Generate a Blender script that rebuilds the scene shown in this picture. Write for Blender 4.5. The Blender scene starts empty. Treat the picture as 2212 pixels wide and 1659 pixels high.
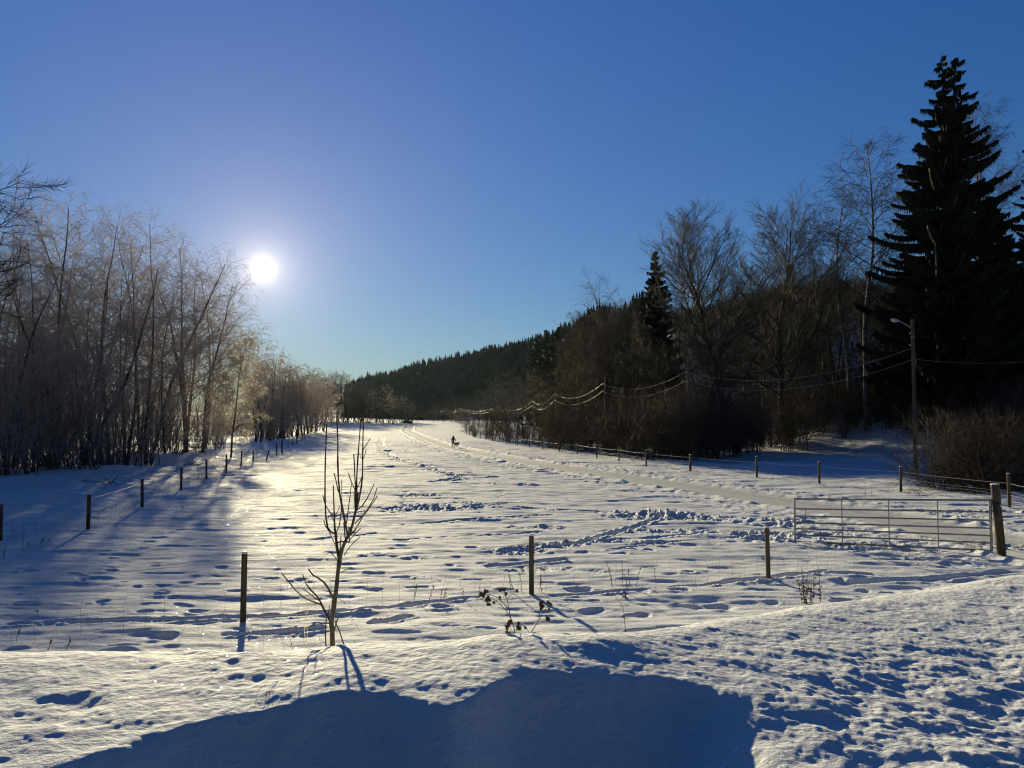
import bpy, math, random
import numpy as np
from mathutils import Vector, Matrix
R = math.radians
SC = bpy.context.scene
COL = SC.collection

# ------------------------------------------------------------------ camera
CZ = 5.0                       # eye height over the datum
F = 1598.0                     # focal length in photo units (2212 x 1659)
PITCH = math.atan(63.5 / F)
cam_d = bpy.data.cameras.new('camera'); cam = bpy.data.objects.new('camera', cam_d); COL.objects.link(cam)
cam.location = (0, 0, CZ); cam.rotation_euler = (R(90) + PITCH, 0, 0)
cam_d.sensor_width = 36; cam_d.lens = 36 * F / 2212
cam_d.clip_start = 0.05; cam_d.clip_end = 6000
SC.camera = cam

def ray(u, v):
    dx = (u - 1106) / F; dz = -(v - 829.5) / F
    y = math.cos(PITCH) - dz * math.sin(PITCH); z = math.sin(PITCH) + dz * math.cos(PITCH)
    return np.array([dx / y, 1.0, z / y])
def at(u, v, Y):
    d = ray(u, v) * Y
    return Vector((d[0], d[1], CZ + d[2]))

# ------------------------------------------------------------------ sky and sun
sd = ray(568, 580); sd /= np.linalg.norm(sd)
SUN = Vector(sd); ELEV = math.asin(sd[2]); AZ = math.atan2(sd[0], sd[1])
W = bpy.data.worlds.new("World"); SC.world = W; W.use_nodes = True
nt = W.node_tree; nt.nodes.clear()
N = nt.nodes.new; L = nt.links.new
out = N('ShaderNodeOutputWorld'); bg = N('ShaderNodeBackground'); sky = N('ShaderNodeTexSky')
sky.sky_type = 'NISHITA'; sky.sun_disc = False; sky.sun_elevation = ELEV; sky.sun_rotation = AZ
sky.altitude = 0; sky.air_density = 1.0; sky.dust_density = 0.0; sky.ozone_density = 3.0
geo = N('ShaderNodeNewGeometry')
dot = N('ShaderNodeVectorMath'); dot.operation = 'DOT_PRODUCT'; dot.inputs[1].default_value = tuple(-s for s in sd)
L(geo.outputs['Incoming'], dot.inputs[0])
ang = N('ShaderNodeMath'); ang.operation = 'ARCCOSINE'; L(dot.outputs['Value'], ang.inputs[0])
def mth(op, a, b=None, c=None):
    m = N('ShaderNodeMath'); m.operation = op
    for i, q in enumerate((a, b, c)):
        if q is None: continue
        if isinstance(q, (int, float)): m.inputs[i].default_value = q
        else: L(q, m.inputs[i])
    return m.outputs[0]
def aur(width, amp):            # aureole of the sun in the cold air: amp * exp(-angle / width)
    return mth('MULTIPLY', mth('EXPONENT', mth('MULTIPLY', ang.outputs[0], -1.0 / R(width))), amp)
disc = mth('MULTIPLY', mth('SMOOTH_MIN', 1.0, mth('MAXIMUM', mth('MULTIPLY', mth('SUBTRACT', R(0.45), ang.outputs[0]), 130.0), 0.0), 0.1), 14.0)
def tint(val, col):
    m = N('ShaderNodeVectorMath'); m.operation = 'SCALE'; m.inputs[0].default_value = col; L(val, m.inputs['Scale']); return m.outputs[0]
def vadd(a, b):
    m = N('ShaderNodeVectorMath'); m.operation = 'ADD'; L(a, m.inputs[0]); L(b, m.inputs[1]); return m.outputs[0]
SKY_S = 0.05
skm = N('ShaderNodeVectorMath'); skm.operation = 'MULTIPLY'; skm.inputs[1].default_value = (0.43, 0.68, 0.90); L(sky.outputs[0], skm.inputs[0])
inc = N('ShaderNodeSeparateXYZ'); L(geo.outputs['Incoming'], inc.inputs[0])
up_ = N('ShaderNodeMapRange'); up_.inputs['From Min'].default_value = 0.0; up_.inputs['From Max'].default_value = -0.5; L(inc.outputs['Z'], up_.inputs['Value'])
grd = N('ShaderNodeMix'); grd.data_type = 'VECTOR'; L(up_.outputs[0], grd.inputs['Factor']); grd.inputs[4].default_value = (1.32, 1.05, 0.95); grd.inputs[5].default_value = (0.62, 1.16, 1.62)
bk = N('ShaderNodeMapRange'); bk.inputs['From Min'].default_value = -0.35; bk.inputs['From Max'].default_value = 0.7; bk.inputs['To Min'].default_value = 1.0; bk.inputs['To Max'].default_value = 0.28; L(inc.outputs['Y'], bk.inputs['Value'])  # unseen sky behind the camera dimmed, added to deepen the shade on the snow
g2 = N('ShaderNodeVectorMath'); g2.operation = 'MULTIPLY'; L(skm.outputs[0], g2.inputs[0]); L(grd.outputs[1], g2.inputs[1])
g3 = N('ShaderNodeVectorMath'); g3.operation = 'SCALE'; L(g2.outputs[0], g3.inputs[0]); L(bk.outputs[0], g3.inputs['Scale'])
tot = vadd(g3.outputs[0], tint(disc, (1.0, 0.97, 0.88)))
tot = vadd(tot, tint(aur(14.0, 2.7), (1.0, .66, .34)))
tot = vadd(tot, tint(aur(0.4, 26.0), (1.0, 0.78, 0.44)))
tot = vadd(tot, tint(aur(1.4, 9.0), (1.0, .80, .58)))
tot = vadd(tot, tint(aur(4.2, 3.0), (1.0, 0.84, 0.78)))
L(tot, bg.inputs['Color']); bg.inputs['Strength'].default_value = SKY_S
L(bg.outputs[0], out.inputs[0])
sl = bpy.data.lights.new('sun', 'SUN'); sl.energy = 5.0; sl.angle = R(0.53); sl.color = (1.0, 0.86, 0.53)
so = bpy.data.objects.new('sun', sl); COL.objects.link(so)
so.rotation_euler = SUN.to_track_quat('Z', 'Y').to_euler()

SC.view_settings.view_transform = 'Standard'; SC.view_settings.look = 'None'
SC.view_settings.exposure = 0.6; SC.view_settings.gamma = 1
SC.view_settings.use_curve_mapping = False
HAZE = 0.000015
SC.cycles.use_denoising = True; SC.cycles.denoising_prefilter = 'ACCURATE'; SC.cycles.filter_width = 1.15
SC.cycles.max_bounces = 5; SC.cycles.diffuse_bounces = 3; SC.cycles.glossy_bounces = 2
SC.cycles.transmission_bounces = 2; SC.cycles.transparent_max_bounces = 4

# ------------------------------------------------------------------ noise
_rng = np.random.RandomState(7)
_T = _rng.rand(512, 512)
def vn(x, y):
    xi = np.floor(x).astype(np.int64); yi = np.floor(y).astype(np.int64)
    fx = x - xi; fy = y - yi
    fx = fx * fx * fx * (fx * (fx * 6 - 15) + 10); fy = fy * fy * fy * (fy * (fy * 6 - 15) + 10)
    x0 = xi & 511; x1 = (xi + 1) & 511; y0 = yi & 511; y1 = (yi + 1) & 511
    return (_T[x0, y0] * (1 - fx) + _T[x1, y0] * fx) * (1 - fy) + (_T[x0, y1] * (1 - fx) + _T[x1, y1] * fx) * fy - 0.5
def fbm(x, y, o=4, g=0.5):
    s = 0; a = 1.0
    for i in range(o):
        s = s + a * vn(x + 17.3 * i, y - 9.1 * i); x, y = 1.0 * (x * 0.8 - y * 0.6) * 2.03, (x * 0.6 + y * 0.8) * 2.03; a *= g
    return s
def sstep(a, b, x):
    t = np.clip((x - a) / (b - a), 0, 1); return t * t * (3 - 2 * t)

# ------------------------------------------------------------------ land form
FH = ([0, 10, 12, 15, 23, 37, 50, 100, 150, 200, 300, 360, 450, 3000], [3.1, 3.2, 3.3, 3.42, 3.6, 3.78, 3.95, 4.55, 4.7, 4.7, 4.15, 3.85, 3.5, 3.5])
def field_H(y): return np.interp(y, *FH)
# hill to the right and behind, by bearing u
HU = [-3000, 640, 780, 900, 1000, 1190, 1300, 1450, 1700, 1900, 2212, 2800, 4500]
HY0 = [500, 500, 470, 420, 400, 250, 170, 118, 92, 80, 66, 55, 50]
HYR = [800, 800, 760, 680, 640, 480, 300, 190, 150, 140, 125, 100, 90]
HV = [893, 893, 838, 808, 790, 752, 725, 695, 680, 665, 645, 640, 640]
trail = [(2600, 1260, 3.35), (2212, 1172, 3.45), (1900, 1110, 3.55), (1712, 1082, 3.62), (1500, 1052, 3.75), (1300, 1022, 3.9), (1150, 999, 4.05), (1050, 981, 4.3),
         (955, 960, 4.5), (902, 941, 4.65), (880, 930, 4.68), (888, 915, 4.1), (905, 908, 3.7), (930, 905, 3.5)]
TY = []; TX = []
for (u, v, H) in trail:
    d = ray(u, v); Y = -H / d[2]; TY.append(Y); TX.append(d[0] * Y)
TY = np.array(TY); TX = np.array(TX)
def trail_d(x, y):
    xt = np.interp(y, TY, TX); e = 0.8
    s = (np.interp(y + e, TY, TX) - np.interp(y - e, TY, TX)) / (2 * e)
    # smooth the bends
    xs = (np.interp(y - 2.5, TY, TX) + 2 * xt + np.interp(y + 2.5, TY, TX)) / 4
    return (x - xs) / np.sqrt(1 + s * s)
# snow bank before the camera
K = 0.84
cr = [(-600, 1436, 5.0), (0, 1432, 5.0), (300, 1433, 5.0), (600, 1426, 5.0), (700, 1416, 5.0), (790, 1408, 5.0), (880, 1413, 5.0), (1000, 1396, 5.1), (1130, 1386, 5.2), (1300, 1388, 5.3), (1400, 1386, 5.6),
      (1500, 1366, 6.0), (1600, 1346, 6.5), (1800, 1318, 7.4), (2000, 1290, 8.4), (2212, 1252, 9.2), (2600, 1215, 10)]
br = [(-600, 1800, 1), (0, 1700, 1), (100, 1662, 1), (300, 1603, 1), (500, 1542, 1), (700, 1492, 1), (790, 1478, 1), (860, 1486, 1), (940, 1510, 1), (1000, 1536, 1), (1035, 1490, 1), (1130, 1440, 1), (1250, 1446, 1),
      (1350, 1448, 1), (1440, 1462, .95), (1520, 1482, .6), (1600, 1495, .2), (1700, 1500, 0.04), (1900, 1490, 0.0), (2212, 1470, 0.0), (2600, 1450, 0.05)]
CXs = []; CYs = []; CHs = []
for (u, v, Y) in cr:
    Y = Y * K; d = ray(u, v); CXs.append(d[0] * Y); CYs.append(Y); CHs.append(-d[2] * Y)
BXs = []; BYs = []; BHs = []; BWs = []
for (u, v, w) in br:
    Hc = float(np.interp(u, [c[0] for c in cr], CHs)) + 0.02; d = ray(u, v)
    for _ in range(12): Hc = 0.5 * Hc + 0.5 * (float(np.interp(d[0] * Hc / -d[2], CXs, CHs)) + 0.02)
    Y = Hc / -d[2]; BXs.append(d[0] * Y); BYs.append(Y); BHs.append(Hc); BWs.append(w)
BXs[9] = BXs[9]
o_ = np.argsort(BXs); BXs = np.array(BXs)[o_]; BYs = np.array(BYs)[o_]; BHs = np.array(BHs)[o_]; BWs = np.array(BWs)[o_]

_lx = np.linspace(-9, 15, 961)
def _sm(xs, ys, w):
    v = np.interp(_lx, xs, ys); kk = np.exp(-0.5 * (np.arange(-4 * w, 4 * w + 1) / w) ** 2); kk /= kk.sum()
    return np.convolve(np.pad(v, 4 * w, mode='edge'), kk, mode='valid')
LCY = _sm(CXs, CYs, 6); LCH = _sm(CXs, CHs, 6); LBY = _sm(BXs, BYs, 4); LBH = _sm(BXs, BHs, 6); LBW = _sm(BXs, BWs, 7)
def base_z(x, y):
    x = np.asarray(x, float); y = np.asarray(y, float)
    yc = np.maximum(y, 1.0); u = 1106 + F * x / yc
    u = np.where(y < 1.0, np.where(x > 0, 4500.0, -3000.0), u)
    H = field_H(y)
    # mounds off the field, left wood floor
    offl = sstep(-1.0, -7.0, x - np.interp(y, [0, 12, 23, 29, 37, 45, 64, 120, 200], [-9, -11.5, -13.2, -14.6, -16.2, -18.0, -23, -36, -56]))
    H = H - offl * (0.35 + 0.9 * fbm(x / 9, y / 9, 2))
    offr = sstep(1.0, 6.0, x - np.interp(y, [0, 25, 34, 48, 60, 84, 134, 200], [17, 16.5, 17.5, 14.5, 11, 5.5, -5, -18]))
    H = H - offr * (0.1 + 0.7 * (fbm(x / 7 + 40, y / 7, 2)))
    bd0 = x - np.interp(y, [45, 55, 62, 70, 88, 100, 130, 200], [62, 50, 44, 37, 30, 27, 24, 30]) + 1.2 * fbm(x / 5, y / 5, 2)
    bankr = (0.6 * np.clip(bd0 / 9, 0, 1) + 0.4 * sstep(0, 9, bd0)) * sstep(42, 50, y)
    H = H - bankr * 2.7
    # hills
    y0 = np.interp(u, HU, HY0); yr = np.interp(u, HU, HYR); s = (893 - np.interp(u, HU, HV)) / F
    t = np.clip((yc - y0) / (yr - y0), 0, 1); rise = (s * yr + 3.5) * (0.35 * t + 0.65 * sstep(0, 1, t))
    bump = fbm(x / 28, y / 28, 3) * np.minimum(rise, 12) * 0.35
    H = H - np.where(y > 20, rise + bump, 0)
    z = CZ - H
    # snow bank
    yC = np.interp(x, _lx, LCY); hC = np.interp(x, _lx, LCH); yB = np.interp(x, _lx, LBY); hB = np.interp(x, _lx, LBH); wB = np.interp(x * np.where(y < yB, yB / np.maximum(y, 1.5), 1.0), _lx, LBW)
    yB = np.minimum(yB, yC - 0.2)
    wob = fbm(x * 1.6, y * 1.6, 3) * 0.06 + 0.03 * fbm(x * 7, y * 7, 2)
    yy = y + wob
    t = np.clip((yy - yB) / (yC - yB), 0, 1)
    hb = hB + (hC - hB) * t - 0.006 * np.sin(np.pi * t)
    d = np.maximum(yB - yy, 0)
    soft = np.sqrt(d * d + 0.0025) - 0.05
    floor = 1.78 + 0.05 * fbm(x, y, 2)
    near = hb + (0.78 * wB + 0.03 * (1 - wB)) * soft
    near = np.minimum(near, np.maximum(floor, hB + 0.10 * (1 - wB) * soft))
    e = np.maximum(y - yC, 0)
    far = hC + 0.50 * (np.sqrt(e * e + 0.35) - 0.5916) + 0.02 * e
    hh = np.where(y <= yC, near, far)
    zb = CZ - hh
    k = 0.35
    hmix = np.clip(0.5 + 0.5 * (zb - z) / k, 0, 1)
    return z + (zb - z) * hmix + k * hmix * (1 - hmix) * 0.5 * (y > yC) 

def detail(x, y):
    r = np.sqrt(x * x + y * y)
    td = np.abs(trail_d(x, y)); on = (1 - sstep(1.4, 1.8, td)) * (y > 17)
    z = np.zeros_like(x)
    infield = sstep(7.5, 10.5, y)
    wide = fbm(x / 3.2, y / 1.3, 3) * 0.06
    rip = vn(x / 1.3 + 3 * vn(x / 4, y / 4), y / 0.34 + 2 * vn(x / 3, y / 3)) * 0.047 + vn(x / 0.6 + 9, y / 0.17) * 0.032 + vn(x / 0.25, y / 0.09) * 0.012
    fade = 1 - 0.55 * sstep(60, 140, r)
    z += infield * (wide + rip * fade) * (1 - 0.92 * on)
    z += infield * sstep(18, 45, r) * (r < 330) * (vn(x / 2.2 + 2 * vn(x / 5, y / 5), y / 0.85) * 0.07 + vn(x / 5 + 3, y / 2.2) * 0.10 * sstep(60, 120, r)) * (1 - on)
    # coarse grain of wind crusted snow further off
    z += sstep(25, 60, r) * vn(x / 3.5 + 5, y / 1.2) * 0.07 * (1 - on) * (r < 330)
    # disturbed strips either side of the trail
    st = np.exp(-((td - 2.9) / 1.4) ** 2) * (y > 17)
    z += st * fbm(x / 0.35, y / 0.3, 3, .6) * (0.045 + 0.05 * sstep(35, 60, y))
    # near bank lumps
    nb = 1 - infield
    rgt = sstep(0.6, 2.2, x) * sstep(6.6, 4.0, y + 0.0 * x - 0.35 * np.maximum(x, 0) + 0.9)
    z += nb * (fbm(x / 0.5, y / 0.42, 4, .55) * 0.021 + fbm(x * 9, y * 9, 3, .6) * 0.0085)
    z += rgt * (fbm(x / 0.26 + 3, y / 0.19, 4, .62) * 0.022 + fbm(x / .9, y / .8, 2) * .012)
    lft = sstep(-0.7, -1.9, x) * nb
    z += lft * np.minimum(0, fbm(x / 0.55 + 11, y / 0.4, 4, .55) + 0.02) * 0.055
    # ski lane: grooves and edge ridges
    for c in (-0.98, -0.74, 0.74, 0.98):
        z -= (y > 17) * 0.075 * np.exp(-((trail_d(x, y) - c) / 0.065) ** 2)
    z += (y > 17) * (0.09 * np.exp(-((td - 1.8) / 0.22) ** 2) * (1 + 1.2 * vn(x / .5, y / .5)) - 0.07 * on)
    return z

# polar sheet of snow
TH = np.concatenate([np.linspace(-180, -60, 40, endpoint=False), np.linspace(-60, -38, 90, endpoint=False), np.linspace(-38, 38, 1500, endpoint=False), np.linspace(38, 60, 90, endpoint=False), np.linspace(60, 180, 41)])
rr = [0.4, 0.8, 1.2, 1.6, 2.0, 2.3, 2.6, 2.8]
while rr[-1] < 1150:
    r = rr[-1]
    k = 0.0036 if r < 16 else (0.0042 if r < 120 else (0.012 if r < 700 else 0.05))
    rr.append(r * (1 + k))
RR = np.array(rr); NR, NT = len(RR), len(TH)
TA = np.radians(TH)
GX = RR[:, None] * np.sin(TA)[None, :]; GY = RR[:, None] * np.cos(TA)[None, :]
GZ = base_z(GX, GY) + detail(GX, GY)

def gz(x, y):
    return float(base_z(np.array([x]), np.array([y]))[0])
def ground_hit(u, v):
    d = ray(u, v); Y = 9.0; pz = None
    while Y < 900:
        z = gz(d[0] * Y, Y)
        if CZ + d[2] * Y <= z:
            lo, hi = Y / 1.02, Y
            for _ in range(12):
                m = (lo + hi) / 2
                if CZ + d[2] * m <= gz(d[0] * m, m): hi = m
                else: lo = m
            return Vector((d[0] * hi, hi, gz(d[0] * hi, hi)))
        Y *= 1.02
    Y = 900; return Vector((d[0] * Y, Y, gz(d[0] * Y, Y)))
def window(cx, cy, rad):
    r = math.hypot(cx, cy); a = math.degrees(math.atan2(cx, cy)); da = math.degrees(rad / r) + 0.1
    i0, i1 = np.searchsorted(RR, [r - rad, r + rad]); j0, j1 = np.searchsorted(TH, [a - da, a + da])
    return slice(max(i0 - 1, 0), i1 + 1), slice(max(j0 - 1, 0), j1 + 1)
def pit(cx, cy, a, b, depth, rot=0.0, rim=0.15):
    a *= .85; b *= .85; depth *= .72
    sl_ = window(cx, cy, 2.6 * max(a, b)); X = GX[sl_] - cx; Y = GY[sl_] - cy
    c, s = math.cos(rot), math.sin(rot); p = (X * c + Y * s) / a; q = (-X * s + Y * c) / b; p = p + .7 * fbm(X / a * .8 + cx, Y / a * .8 + cy, 2); q = q + .7 * fbm(X / a * .8 - cx, Y / a * .8 + 7, 2); d2 = p * p + q * q
    GZ[sl_] += -depth * np.exp(-d2 * d2 * 0.8) + rim * depth * np.exp(-((np.sqrt(d2) - 1.55) / 0.4) ** 2)
def groove(pts, w, depth, rough=0.0, ridge=0.3, step=0.5):
    P = [ground_hit(*p) for p in pts]; tot_ = sum((b - a).length for a, b in zip(P[:-1], P[1:])); run = 0.0
    for a, b in zip(P[:-1], P[1:]):
        n = max(1, int((b - a).length / step))
        for i in range(n):
            p = a.lerp(b, i / n); q = a.lerp(b, (i + 1) / n); m = (p + q) / 2; L_ = (q - p).length / 2
            sl_ = window(m.x, m.y, L_ + 3.5 * w); X = GX[sl_]; Y = GY[sl_]
            dx, dy = (q.x - p.x), (q.y - p.y); ll = max(math.hypot(dx, dy), 1e-6); dx /= ll; dy /= ll
            s = (X - p.x) * dx + (Y - p.y) * dy; inside = ((s >= 0) & (s < ll)).astype(float)
            dd = -(X - p.x) * dy + (Y - p.y) * dx + 0.3 * w * fbm(X / 0.8, Y / 0.8, 2)
            f = -depth * np.exp(-(dd / w) ** 4) + ridge * depth * np.exp(-((np.abs(dd) / w - 1.6) / 0.5) ** 2)
            if rough: f = f * (1 + rough * fbm(X / 0.25, Y / 0.2, 3) * 2) + rough * 0.5 * depth * fbm(X / 0.18, Y / 0.15, 2) * np.exp(-(dd / (2.2 * w)) ** 2)
            e_ = min(run + s, 1e9) if False else run + s; tap = sstep(0, 2.2 * w, e_) * sstep(0, 2.2 * w, tot_ - e_)
            GZ[sl_] += f * inside * tap
            run += (q - p).length
def trample(u, v, a, b, amp, rot=0.0):
    P = ground_hit(u, v); sl_ = window(P.x, P.y, 1.8 * max(a, b)); X = GX[sl_]; Y = GY[sl_]
    c, s = math.cos(rot), math.sin(rot); p = ((X - P.x) * c + (Y - P.y) * s) / a; q = (-(X - P.x) * s + (Y - P.y) * c) / b
    m = np.exp(-(p * p + q * q) ** 2 + 0 * p) ; m = m * sstep(-0.15, 0.15, fbm(X / 1.2, Y / 0.8, 2) + 0.12)
    n = fbm(X / 0.5 + 5, Y / 0.35, 4, .65)
    GZ[sl_] += m * amp * 0.5 * (np.abs(n) * 2.2 - 0.7)
rnd = random.Random(5)
# animal and foot prints: lines of dimples crossing the field
for (u, v) in [(190, 1250), (35, 1283), (230, 1232), (330, 1220), (395, 1257), (200, 1255), (440, 1262), (345, 1283), (300, 1322), (115, 1350), (40, 1398), (145, 1412), (265, 1390), (345, 1372), (270, 1404),
               (430, 1318), (575, 1250), (520, 1277), (352, 1265), (450, 1180), (560, 1167), (310, 1173), (690, 1210), (720, 1196), (820, 1197), (860, 1165), (970, 1219), (1010, 1182), (1100, 1191), (1010, 1250), (905, 1268),
               (950, 1312), (815, 1272), (800, 1237), (860, 1246), (1245, 1276), (1100, 1275), (1380, 1362), (1375, 1325), (1380, 1280), (1470, 1278), (1550, 1226), (1495, 1238), (1665, 1300), (1830, 1295), (1900, 1300), (1810, 1255), (1230, 1225), (1270, 1318),
               (1410, 1190), (1180, 1330), (1340, 1195), (650, 1252), (740, 1255), (250, 1205), (150, 1240), (80, 1215), (60, 1310), (215, 1300), (480, 1225), (600, 1205), (640, 1150), (760, 1150), (890, 1205), (1050, 1215), (380, 1120), (520, 1110), (470, 1140)]:
    P = ground_hit(u, v); pit(P.x + rnd.uniform(-.1, .1), P.y, rnd.uniform(.13, .24), rnd.uniform(.10, .15), rnd.uniform(.05, .09), rnd.uniform(-.2, .25))
for k in range(32):                                  # trails of single prints
    x = rnd.uniform(-16, 9); y = rnd.uniform(12, 75); a = rnd.choice([rnd.gauss(1.5, .25), rnd.gauss(0.15, .25)])
    for i in range(rnd.randint(4, 15)):
        x += math.cos(a) * 0.75 + rnd.uniform(-.12, .12); y += math.sin(a) * 0.75 + rnd.uniform(-.1, .1); a += rnd.gauss(0, .08)
        if abs(float(trail_d(np.array([x]), np.array([y]))[0])) < 1.6 or y < 11 or x < -9.5 - .28 * (y - 11): continue
        pit(x, y, rnd.uniform(.10, .22), rnd.uniform(.08, .13), rnd.uniform(.03, .07), rnd.uniform(-.3, .3))
for k in range(260):                                  # wind scoops and older prints
    y = 11 * math.exp(rnd.random() * 2.4); x = rnd.uniform(-.66, .5) * y
    if abs(float(trail_d(np.array([x]), np.array([y]))[0])) < 1.6 or x > 15 or x < -9.5 - .28 * (y - 11): continue
    pit(x, y, rnd.uniform(.15, .45), rnd.uniform(.04, .08), rnd.uniform(.015, .04), rnd.gauss(0, .12), rim=.3)
for pts, w, dep, ro in [([(0, 1347), (200, 1345), (330, 1342), (525, 1334), (640, 1326), (760, 1318), (900, 1305), (1050, 1290)], .10, .06, .8),
                        ([(470, 1370), (540, 1365), (640, 1361), (715, 1352)], .09, .09, .7), ([(790, 1345), (905, 1328)], .09, .09, .7), ([(310, 1372), (390, 1374)], .13, .09, .3), ([(1180, 1290), (1430, 1273), (1650, 1254), (1800, 1232)], .08, .05, .6),
                        ([(925, 1040), (985, 1034), (1085, 1030)], .22, .12, .5), ([(960, 1044), (1070, 1044), (1130, 1046), (1165, 1050)], .22, .12, .5), ([(825, 945), (822, 962), (840, 985), (925, 1010), (1010, 1035)], .5, .045, 1.6),
                        ([(815, 1100), (1000, 1085), (1200, 1102), (1350, 1106)], .09, .07, .6), ([(860, 1132), (1050, 1120), (1200, 1112)], .08, .05, .6), ([(700, 1118), (815, 1100)], .09, .05, .5),
                        ([(1100, 1180), (1250, 1175), (1400, 1128), (1440, 1110)], .13, .09, .8), ([(1140, 1190), (1290, 1170), (1420, 1160), (1640, 1150)], .08, .05, .6), ([(1330, 1185), (1540, 1165), (1700, 1155)], .07, .05, .6),
                        ([(1040, 1222), (1240, 1207)], .15, .08, .3), ([(1300, 1185), (1420, 1190)], .12, .06, .4), ([(1500, 1306), (1600, 1310)], .2, .1, .2), ([(1440, 1303), (1520, 1312)], .15, .1, .2), ([(1480, 1378), (1320, 1384)], .15, .08, .2),
                        ([(690, 1195), (760, 1192)], .12, .07, .2), ([(1560, 1262), (1750, 1240), (1900, 1245)], .12, .07, .4), ([(1800, 1262), (2000, 1250), (2200, 1232)], .14, .06, .2), ([(1720, 1180), (1950, 1205), (2180, 1215)], .1, .05, .2),
                        ([(660, 1165), (820, 1150)], .07, .04, .3), ([(860, 1165), (1000, 1158), (1180, 1150)], .07, .05, .4), ([(830, 972), (860, 976)], .7, .2, .3)]:
    groove(pts, w, dep, ro)
for (u, v, a, b, amp) in [(965, 1095, 1.9, 1.5, .22), (900, 1100, 1.6, .9, .14), (905, 1070, 1.6, .8, .16), (1420, 1112, 2.0, 1.5, .22), (1440, 1148, 1.6, .7, .26), (1370, 1110, 2.0, 1.0, .16), (1120, 1190, .8, .5, .20), (1210, 1178, 1.2, .5, .18), (1330, 1172, 1.5, .6, .14),
                          (1585, 1122, 1.6, .8, .24), (1680, 1130, 1.2, .9, .26), (1690, 1165, 1.2, .8, .22), (1750, 1155, 1.6, .8, .20), (1640, 1155, 1.0, .6, .2), (1165, 1230, .8, .5, .12), (1280, 1238, .8, .4, .12), (850, 975, 2.5, 2.5, .25),
                          (2080, 1110, 1.6, 1.0, .22), (2190, 1110, 1.5, 1.2, .25), (2010, 1165, 1.5, .8, .12), (2190, 1175, 1.0, .6, .15), (1900, 1180, 1.2, .5, .12), (1150, 1140, 1.0, .5, .14), (1830, 1175, 1.2, .5, .14)]:
    trample(u, v, a, b, amp)

def new_mesh(name, verts, faces, smooth=False):
    me = bpy.data.meshes.new(name)
    verts = np.asarray(verts, np.float32).reshape(-1, 3); faces = np.asarray(faces, np.int32); n = faces.shape[1]
    me.vertices.add(len(verts)); me.vertices.foreach_set('co', verts.ravel())
    me.loops.add(faces.size); me.loops.foreach_set('vertex_index', faces.ravel())
    me.polygons.add(len(faces)); me.polygons.foreach_set('loop_start', np.arange(0, faces.size, n, dtype=np.int32))
    me.polygons.foreach_set('loop_total', np.full(len(faces), n, np.int32))
    me.polygons.foreach_set('use_smooth', np.full(len(faces), smooth, bool))
    me.update(calc_edges=True); return me
V = np.stack([GX, GY, GZ], -1).reshape(-1, 3)
ii, jj = np.meshgrid(np.arange(NR - 1), np.arange(NT - 1), indexing='ij')
a_ = (ii * NT + jj).ravel()
FQ = np.stack([a_, a_ + 1, a_ + NT + 1, a_ + NT], -1)[:, ::-1]
# the last column repeats the first (180 = -180)
ground_me = new_mesh('snow_ground', V, FQ, True)

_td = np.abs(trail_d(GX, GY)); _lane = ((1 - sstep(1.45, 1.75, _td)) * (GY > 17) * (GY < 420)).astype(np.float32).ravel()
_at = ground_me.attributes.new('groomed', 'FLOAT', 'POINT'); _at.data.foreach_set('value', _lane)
# ------------------------------------------------------------------ materials
def mat(name, base=(.5, .5, .5), rough=.8, spec=.3, metal=0.0, noise=None, bump=None, trans=0.0, tcol=None):
    m = bpy.data.materials.new(name); m.use_nodes = True; t = m.node_tree; b = t.nodes['Principled BSDF']
    b.inputs['Base Color'].default_value = (*base, 1); b.inputs['Roughness'].default_value = rough
    b.inputs['Specular IOR Level'].default_value = spec; b.inputs['Metallic'].default_value = metal
    tc = t.nodes.new('ShaderNodeTexCoord'); colsock = None
    if noise:
        c2, sc_, stretch = noise
        mp = t.nodes.new('ShaderNodeMapping'); mp.inputs['Scale'].default_value = stretch; t.links.new(tc.outputs['Object'], mp.inputs[0])
        nz = t.nodes.new('ShaderNodeTexNoise'); nz.inputs['Scale'].default_value = sc_; nz.inputs['Detail'].default_value = 4; t.links.new(mp.outputs[0], nz.inputs['Vector'])
        cr_ = t.nodes.new('ShaderNodeValToRGB'); cr_.color_ramp.elements[0].position = .38; cr_.color_ramp.elements[1].position = .62
        cr_.color_ramp.elements[0].color = (*base, 1); cr_.color_ramp.elements[1].color = (*c2, 1)
        t.links.new(nz.outputs['Fac'], cr_.inputs[0]); t.links.new(cr_.outputs[0], b.inputs['Base Color']); colsock = cr_.outputs[0]
        if bump:
            bp = t.nodes.new('ShaderNodeBump'); bp.inputs['Strength'].default_value = 1; bp.inputs['Distance'].default_value = bump
            t.links.new(nz.outputs['Fac'], bp.inputs['Height']); t.links.new(bp.outputs[0], b.inputs['Normal'])
    if trans:
        tr = t.nodes.new('ShaderNodeBsdfTranslucent'); tr.inputs[0].default_value = (*(tcol or base), 1)
        mx = t.nodes.new('ShaderNodeMixShader'); mx.inputs[0].default_value = trans
        t.links.new(b.outputs[0], mx.inputs[1]); t.links.new(tr.outputs[0], mx.inputs[2]); t.links.new(mx.outputs[0], t.nodes['Material Output'].inputs[0])
    return m

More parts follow.
